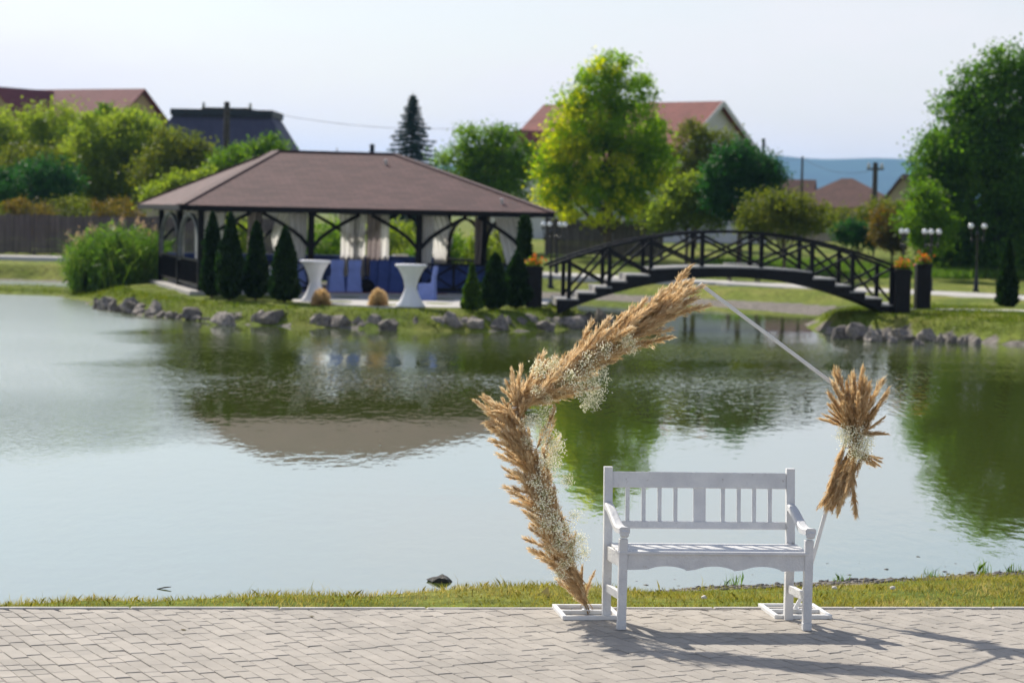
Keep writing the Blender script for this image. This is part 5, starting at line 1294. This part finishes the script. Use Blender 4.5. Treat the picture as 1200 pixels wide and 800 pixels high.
# brown hipped house
d = 180; P = at_depth(993, 209, d); zg = H(P.x, d); rz = P.z - zg; k = d / FPX
t = thing('house', 'low beige house with brown hipped tile roof in front of the blue hills', 'house', (P.x, d, zg), R(-12))
hwx, hwy = 4.7, 3.8
b = MB(); V = [(-hwx, -hwy, rz - 2.2), (hwx, -hwy, rz - 2.2), (hwx, hwy, rz - 2.2), (-hwx, hwy, rz - 2.2), (-.4, 0, rz), (.4, 0, rz)]
b.add(V, [(0, 1, 5, 4), (1, 2, 5), (2, 3, 4, 5), (3, 0, 4), (3, 2, 1, 0)]); b.build('roof', 'brown_tile', t, uv=True)
b = MB(); b.box((0, 0, (rz - 2.21) / 2), (8.2, 6.4, rz - 2.21)); b.build('wall', 'wall_beige', t)
b = MB(); gable_roof(b, -8.2, -2.6, 2.2, rz - 2.0, rz - .25, .3, .1); b.build('wing_roof', 'brown_tile', t, uv=True)
b = MB(); gable_wall(b, -8.0, -4.11, 2.0, rz - 2.0, rz - .3); b.build('wing_wall', 'wall_beige', t)
b = MB(); b.box((5.4, -.5, rz - 2.25), (2.6, 4.6, .14), Matrix.Rotation(.16, 3, 'Y')); b.build('lean_to_roof', 'brown_tile', t, uv=True)
b = MB(); b.box((5.06, -.5, (rz - 2.6) / 2), (1.9, 4.0, rz - 2.6)); b.build('lean_to_wall', 'wall_beige', t)
window(t, -1.4, -3.2, rz - 3.2, .9, 1.1); window(t, 1.4, -3.2, rz - 3.2, .9, 1.1)
# far roofs between the trees
d = 190; P = at_depth(433, 179.5, d); zg = H(P.x, d); rz = P.z - zg
t = thing('house', 'house with a flat dark roof edge just above the pavilion ridge', 'house', (P.x, d, zg), R(-1.2))
b = MB(); b.box((0, 0, rz - .15), (4.6, 6, .3)); b.build('roof', 'slate_dark', t)
b = MB(); b.box((0, 0, (rz - .31) / 2), (4.2, 5.4, rz - .31)); b.build('wall', 'wall_beige', t)
b = MB(); b.box((.2, 0, rz + .3), (.35, .35, .8)); b.build('chimney', 'slate_dark', t)
d = 175; P = at_depth(1083, 205, d); zg = H(P.x, d); rz = P.z - zg
t = thing('house', 'house with a steep dark gable half hidden by the big tree', 'house', (P.x, d, zg), R(60))
b = MB(); gable_wall(b, -4, 4, 2.4, rz - 3.2, rz - .2); b.build('wall', 'wall_beige', t); b = MB(); gable_roof(b, -4, 4, 2.4, rz - 3.2, rz - .2); b.build('roof', 'brown_tile', t, uv=True)

# utility poles and wires
def upole(px, top, d, label, r=.13, arms=True, w=1.6):
    P = at_depth(px, top, d); zg = H(P.x, d); h = P.z - zg
    t = thing('utility_pole', label, 'pole', (P.x, d, zg - .02), 0, 'utility poles behind the park')
    b = MB(); b.tube([(0, 0, 0), (0, 0, h)], [r, r * .75], 10); b.build('shaft', 'pole_wood', t)
    if arms:
        b = MB(); b.bar((-w / 2, 0, h - .35), (w / 2, 0, h - .35), .1, .1); b.build('crossarm', 'pole_wood', t)
        for x in (-w / 2 + .1, 0, w / 2 - .1):
            b = MB(); b.lathe([(.05, 0), (.09, .05), (.06, .12), (.09, .17), (.04, .25), (0, .3)], 10, (x, 0, h - .30)); b.build('insulator', 'wall_white', t)
    return Vector((P.x, d, zg + h))
p1 = upole(266, 119, 125, 'thick dark utility pole in front of the slate blue roof', .2, True, 2.6)
p2 = upole(1026, 190, 130, 'dark utility pole with short crossarms beside the brown hipped roof', .18, True, .9)
p3 = upole(940.5, 183, 150, 'thin utility pole rising behind the brown roofed wing', .09, False)
p4 = upole(895, 162, 140, 'thin utility pole at the gable of the white house', .12, False)
p5 = upole(395, 173, 170, 'slim antenna mast just above the pavilion ridge', .05, False)
def wire(a, c, label, sag=.5):
    b = MB(); b.tube([a.lerp(c, k / 12) - Vector((0, 0, sag * 4 * (k / 12) * (1 - k / 12))) for k in range(13)], .012, 4, cap=False); b.sm = [False] * len(b.f)
    o = b.build('power_line', 'lamp_iron'); tag(o, label, 'wire', 'power lines')
wire(p4 + Vector((0, 0, -.2)), p3 + Vector((0, 0, -.1)), 'power line between the two thin utility poles')
wire(p3 + Vector((0, 0, -.1)), p2 + Vector((0, 0, -.4)), 'power line reaching the utility pole beside the brown roof')
wire(p1 + Vector((.9, 0, -.3)), at_depth(640, 140, 140), 'power line running from the thick pole to the white house', .8)

# ------------------------------------------------------------------ trees and shrubs
G1 = 'trees of the thicket behind the board fence'
tree('broadleaf_tree', 'bright green tree beneath the two maroon cross gables', 'tree', 132, [(-25, 165, 50, 40), (25, 155, 42, 32), (65, 150, 34, 28), (40, 185, 55, 32)], 'leaf_bright', 300, 70, .5, .18, group=G1, seed=11)
tree('broadleaf_tree', 'yellowish green tree with rusty top behind the fence', 'tree', 125, [(30, 195, 42, 26), (70, 192, 35, 24), (0, 215, 40, 28)], 'leaf_olive', 160, 60, .45, .17, group=G1, seed=12)
tree('broadleaf_tree', 'dark blue green tree at the foot of the thicket', 'tree', 118, [(35, 215, 42, 26), (65, 210, 30, 28), (10, 222, 30, 22)], 'leaf_dark', 170, 70, .4, .15, group=G1, seed=13)
tree('broadleaf_tree', 'broad bright green tree below the tan house gable', 'tree', 124, [(120, 165, 42, 34), (155, 160, 38, 34), (130, 200, 50, 36), (100, 225, 30, 22), (160, 215, 35, 30)], 'leaf_bright', 420, 70, .5, .18, group=G1, seed=14)
tree('broadleaf_tree', 'mid green tree filling the thicket behind the dark blue green one', 'tree', 136, [(85, 165, 34, 34), (60, 190, 40, 32), (175, 170, 34, 28), (95, 210, 40, 28)], 'leaf_mid', 240, 65, .5, .18, group=G1, seed=19)
tree('broadleaf_tree', 'slender green tree poking above the thicket beside the tan gable', 'tree', 128, [(118, 132, 9, 14), (126, 128, 8, 12), (112, 150, 16, 18), (160, 145, 18, 14)], 'leaf_mid', 60, 60, .35, .16, group=G1, seed=15)
tree('broadleaf_tree', 'olive tree with thin crown beside the slate blue roof', 'tree', 120, [(205, 175, 30, 28), (190, 205, 38, 32), (228, 200, 26, 26), (235, 180, 14, 14)], 'leaf_olive', 190, 60, .42, .16, group=G1, seed=16)
tree('broadleaf_tree', 'small green tree in front of the slate blue roof', 'tree', 112, [(318, 176, 18, 17), (290, 182, 24, 18), (268, 195, 22, 18), (305, 195, 34, 20)], 'leaf_mid', 150, 60, .38, .15, seed=17)
tree('shrub', 'yellow green shrub between the olive tree and the pavilion roof', 'shrub', 106, [(215, 218, 28, 14), (240, 210, 18, 10), (190, 228, 25, 12)], 'leaf_bright', 80, 60, .35, .14, seed=18, trunk_r=.07)
for i, (cx, cy, rx, ry) in enumerate([(-15, 245, 30, 10), (35, 243, 30, 12), (85, 243, 28, 11), (130, 244, 30, 10)]):
    tree('shrub', ['rusty brown shrub at the end of the fence farthest from the reeds', 'rusty shrub over the fence below the dark blue green tree', 'rusty shrub over the fence below the broad bright tree', 'rusty brown shrub over the fence beside the reeds'][i], 'shrub', 107.5, [(cx, cy, rx, ry), (cx + 10, cy + 18, rx, 16)], 'leaf_rust' if i % 2 else 'leaf_olive', 70, 50, .3, .12, group='rusty shrubs along the fence', seed=20 + i, trunk_r=.06)
# blue spruce
def spruce(px, top, d, wpx, label):
    P = at_depth(px, top, d); zg = H(P.x, d); h = P.z - zg; R_ = wpx * d / FPX / 2
    t = thing('spruce', label, 'spruce', (P.x, d, zg - .02)); rg = np.random.default_rng(9); C = []; A = []
    tr = MB(); tr.tube([(0, 0, 0), (0, 0, h * .5), (0, 0, h * .99)], [.16, .1, .015], 8)
    z = h * .12
    while z < h * .985:
        f = 1 - z / h; r = R_ * (f ** .85) * 2.1; m = 9
        for k in range(m):
            a = 2 * math.pi * k / m + rg.uniform(-.3, .3); ln = r * rg.uniform(.7, 1.12); n = int(26 + 70 * ln)
            s = rg.uniform(.1, 1, n); w = .16 * ln * (1 - s) + .05
            pz_ = z - .28 * ln * s + .12 * ln * s ** 3
            off_ = rg.normal(0, 1, n) * w
            C.append(np.stack([np.cos(a) * ln * s - np.sin(a) * off_, np.sin(a) * ln * s + np.cos(a) * off_, pz_ - np.abs(rg.normal(0, .06, n))], 1))
        z += .17 + .22 * f
    C = np.concatenate(C); V, Fq = leaves(C, .17, aspect=.35, updown=.6, rg=rg); link('crown', np_mesh('crown', V, Fq), 'needle', t); tr.build('trunk', 'bark', t)
spruce(484, 106, 138, 66, 'blue green spruce rising behind the pavilion roof')
tree('broadleaf_tree', 'round green tree between the spruce and the white house', 'tree', 116, [(560, 168, 26, 24), (590, 175, 28, 26), (535, 195, 24, 24), (575, 205, 48, 30), (610, 190, 18, 26), (570, 225, 50, 22)], 'leaf_mid', 300, 65, .42, .16, seed=30)
tree('broadleaf_tree', 'large yellowing tree behind the bridge with sunlight painted into its sunny side leaves', 'tree', 110,
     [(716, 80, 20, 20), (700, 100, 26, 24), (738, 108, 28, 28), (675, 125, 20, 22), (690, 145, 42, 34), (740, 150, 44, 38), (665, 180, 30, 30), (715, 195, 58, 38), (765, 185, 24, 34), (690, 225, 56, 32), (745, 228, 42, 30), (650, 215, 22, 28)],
     'leaf_maple', 620, 62, .42, .17, base_px=712, seed=31, yellow=([(648, 205, 26, 36), (662, 165, 26, 34), (660, 235, 36, 26), (685, 125, 24, 30), (690, 250, 55, 14), (705, 90, 20, 24), (700, 180, 45, 50), (745, 215, 40, 40)], 150, 'leaf_sun_yellow'), trunk_r=.2)  # yellow lobes mostly on the sunward side: painted sunlight over autumn tint
tree('broadleaf_tree', 'brownish tree against the gable of the white house', 'tree', 124, [(815, 165, 22, 24), (800, 195, 26, 30), (840, 170, 16, 22), (825, 200, 28, 30), (808, 225, 30, 24)], 'leaf_olive', 200, 60, .4, .16, seed=32)
tree('shrub', 'bright yellow green shrub at the shaded foot of the yellowing tree', 'shrub', 104, [(798, 240, 28, 28), (820, 225, 22, 26), (775, 255, 22, 18), (825, 250, 28, 22)], 'leaf_bright', 190, 60, .36, .15, seed=33, trunk_r=.08)
tree('broadleaf_tree', 'dense dark green tree below the gable of the white house', 'tree', 102, [(865, 190, 32, 26), (890, 205, 28, 26), (845, 210, 24, 26), (868, 230, 44, 28)], 'leaf_dark', 260, 75, .4, .15, seed=34)
tree('shrub', 'wide olive bush beside the dense dark tree', 'shrub', 97, [(895, 248, 28, 24), (925, 245, 30, 22), (952, 255, 24, 18), (915, 265, 52, 16)], 'leaf_olive', 210, 60, .34, .13, seed=35, trunk_r=.08)
tree('broadleaf_tree', 'big deep green tree towering over the meadow', 'tree', 104,
     [(1180, 75, 24, 22), (1140, 95, 24, 20), (1205, 95, 34, 30), (1120, 125, 22, 20), (1165, 130, 46, 36), (1095, 170, 16, 12), (1130, 175, 40, 34), (1190, 180, 50, 44), (1105, 220, 36, 30), (1150, 235, 56, 44), (1210, 230, 60, 50), (1090, 260, 26, 30), (1150, 280, 60, 26), (1215, 280, 50, 26), (1240, 140, 50, 50), (1120, 295, 40, 18), (1180, 298, 60, 18), (1100, 190, 30, 26), (1145, 150, 30, 30)],
     'leaf_big', 1350, 68, .5, .18, base_px=1165, seed=36, trunk_r=.24)
tree('shrub', 'bright green shrub lit at the foot of the big deep green tree', 'shrub', 99, [(1085, 238, 20, 22), (1075, 265, 22, 24), (1100, 270, 25, 24)], 'leaf_mid', 110, 60, .36, .14, seed=37, trunk_r=.07)
G2 = 'shrubs of the hedge below the brown hipped roof'
tree('shrub', 'dark clipped shrub of the hedge before the beige house', 'shrub', 108, [(1000, 274, 26, 15), (1018, 276, 16, 14)], 'leaf_dark', 80, 70, .28, .12, group=G2, seed=38, trunk_r=.05)
tree('shrub', 'reddish brown shrub at the hedge next to the bright shrub', 'shrub', 106, [(1040, 268, 22, 24), (1052, 280, 18, 18)], 'leaf_rust', 90, 60, .3, .13, group=G2, seed=39, trunk_r=.05)
tree('shrub', 'yellowing weedy shrub behind the dark clipped one', 'shrub', 118, [(1030, 252, 26, 16), (985, 258, 20, 14), (1060, 250, 18, 14)], 'leaf_olive', 90, 60, .34, .14, group=G2, seed=40, trunk_r=.05)
# shrubs seen through the pavilion
for i, (cx, cy, rx, ry, mt, lb) in enumerate([(275, 285, 25, 25, 'leaf_bright', 'yellow green shrub seen between the two thujas by the arched side'), (385, 288, 32, 26, 'leaf_mid', 'green shrub seen through the pavilion beside the cream curtain'),
                                              (455, 286, 34, 28, 'leaf_bright', 'bright shrub seen through the middle of the pavilion'), (515, 290, 26, 24, 'leaf_mid', 'green shrub seen through the pavilion below the tied curtain'), (560, 296, 26, 20, 'leaf_bright', 'low bright shrub seen through the pavilion near the bridge'), (595, 288, 22, 22, 'leaf_olive', 'olive shrub behind the pavilion post next to the bridge')]):
    tree('shrub', lb, 'shrub', 96 + i % 3 * 1.5, [(cx, cy, rx, ry), (cx - 8, cy + 16, rx, 14)], mt, 90, 55, .36, .14, group='shrubs on the far bank behind the pavilion', seed=50 + i, trunk_r=.06)
# reed clump beside the pavilion
P = on_z(133, 336, .3); rd = thing('reed_clump', 'tall green reed clump with pale feathery heads beside the pavilion', 'reeds', (P.x, P.y, H(P.x, P.y) - .02))
rg = np.random.default_rng(77); kk = P.y / FPX; n = 5200
u = rg.uniform(-1, 1, n); bx = u * 44 * kk; by = rg.normal(0, .7, n)
tall = (86 - 34 * np.clip(-u, 0, 1) ** 1.6 - 4 * np.clip(u, 0, 1)) * kk
h = tall * rg.uniform(.45, 1.0, n) * (1 - .12 * np.abs(by))
lean = np.stack([rg.normal(-.05, .22, n) + .15 * u, rg.normal(-.05, .2, n), np.ones(n)], 1); lean /= np.linalg.norm(lean, axis=1)[:, None]
B0 = np.stack([bx, by, np.zeros(n)], 1)
b = []
V1, F1 = blades(B0, h, .012, .25, rg)
att = rg.uniform(.15, 1.0, n * 2); idx = rg.integers(0, n, n * 2)
C = B0[idx] + lean[idx] * (h[idx] * att)[:, None] + rg.normal(0, .06, (n * 2, 3)); V2, F2 = leaves(C, .30, aspect=.16, rg=rg, updown=.5)
link('stalks', np_mesh('stalks', V1, F1), 'reed', rd)
link('blades', np_mesh('blades', V2, F2), 'reed', rd)
idx = rg.integers(0, n, 70); idx = idx[(h[idx] > .8 * tall[idx])]
C = np.repeat(B0[idx] + lean[idx] * (h[idx] * 1.03)[:, None], 22, 0); C = C + rg.normal(0, 1, C.shape) * np.array([.04, .04, .1]); V3, F3 = leaves(C, .09, aspect=.4, rg=rg)
tag(link('flower_heads', np_mesh('flower_heads', V3, F3), 'reed_head', rd), kind='stuff')

# ------------------------------------------------------------------ haze
hz = MB(); hz.box((0, 3650, 94), (10400, 8300, 194))
m = bpy.data.materials.new('haze'); m.use_nodes = True; nn = m.node_tree; nn.nodes.clear()
o_ = nn.nodes.new('ShaderNodeOutputMaterial'); pvn = nn.nodes.new('ShaderNodeVolumePrincipled')
pvn.inputs['Color'].default_value = (0.36, 0.61, 1.0, 1); pvn.inputs['Density'].default_value = 0.000105; pvn.inputs['Anisotropy'].default_value = 0.4
nn.links.new(pvn.outputs[0], o_.inputs['Volume'])
tag(hz.build('haze', m), 'pale blue summer haze over the far hills', 'haze', kind='stuff')
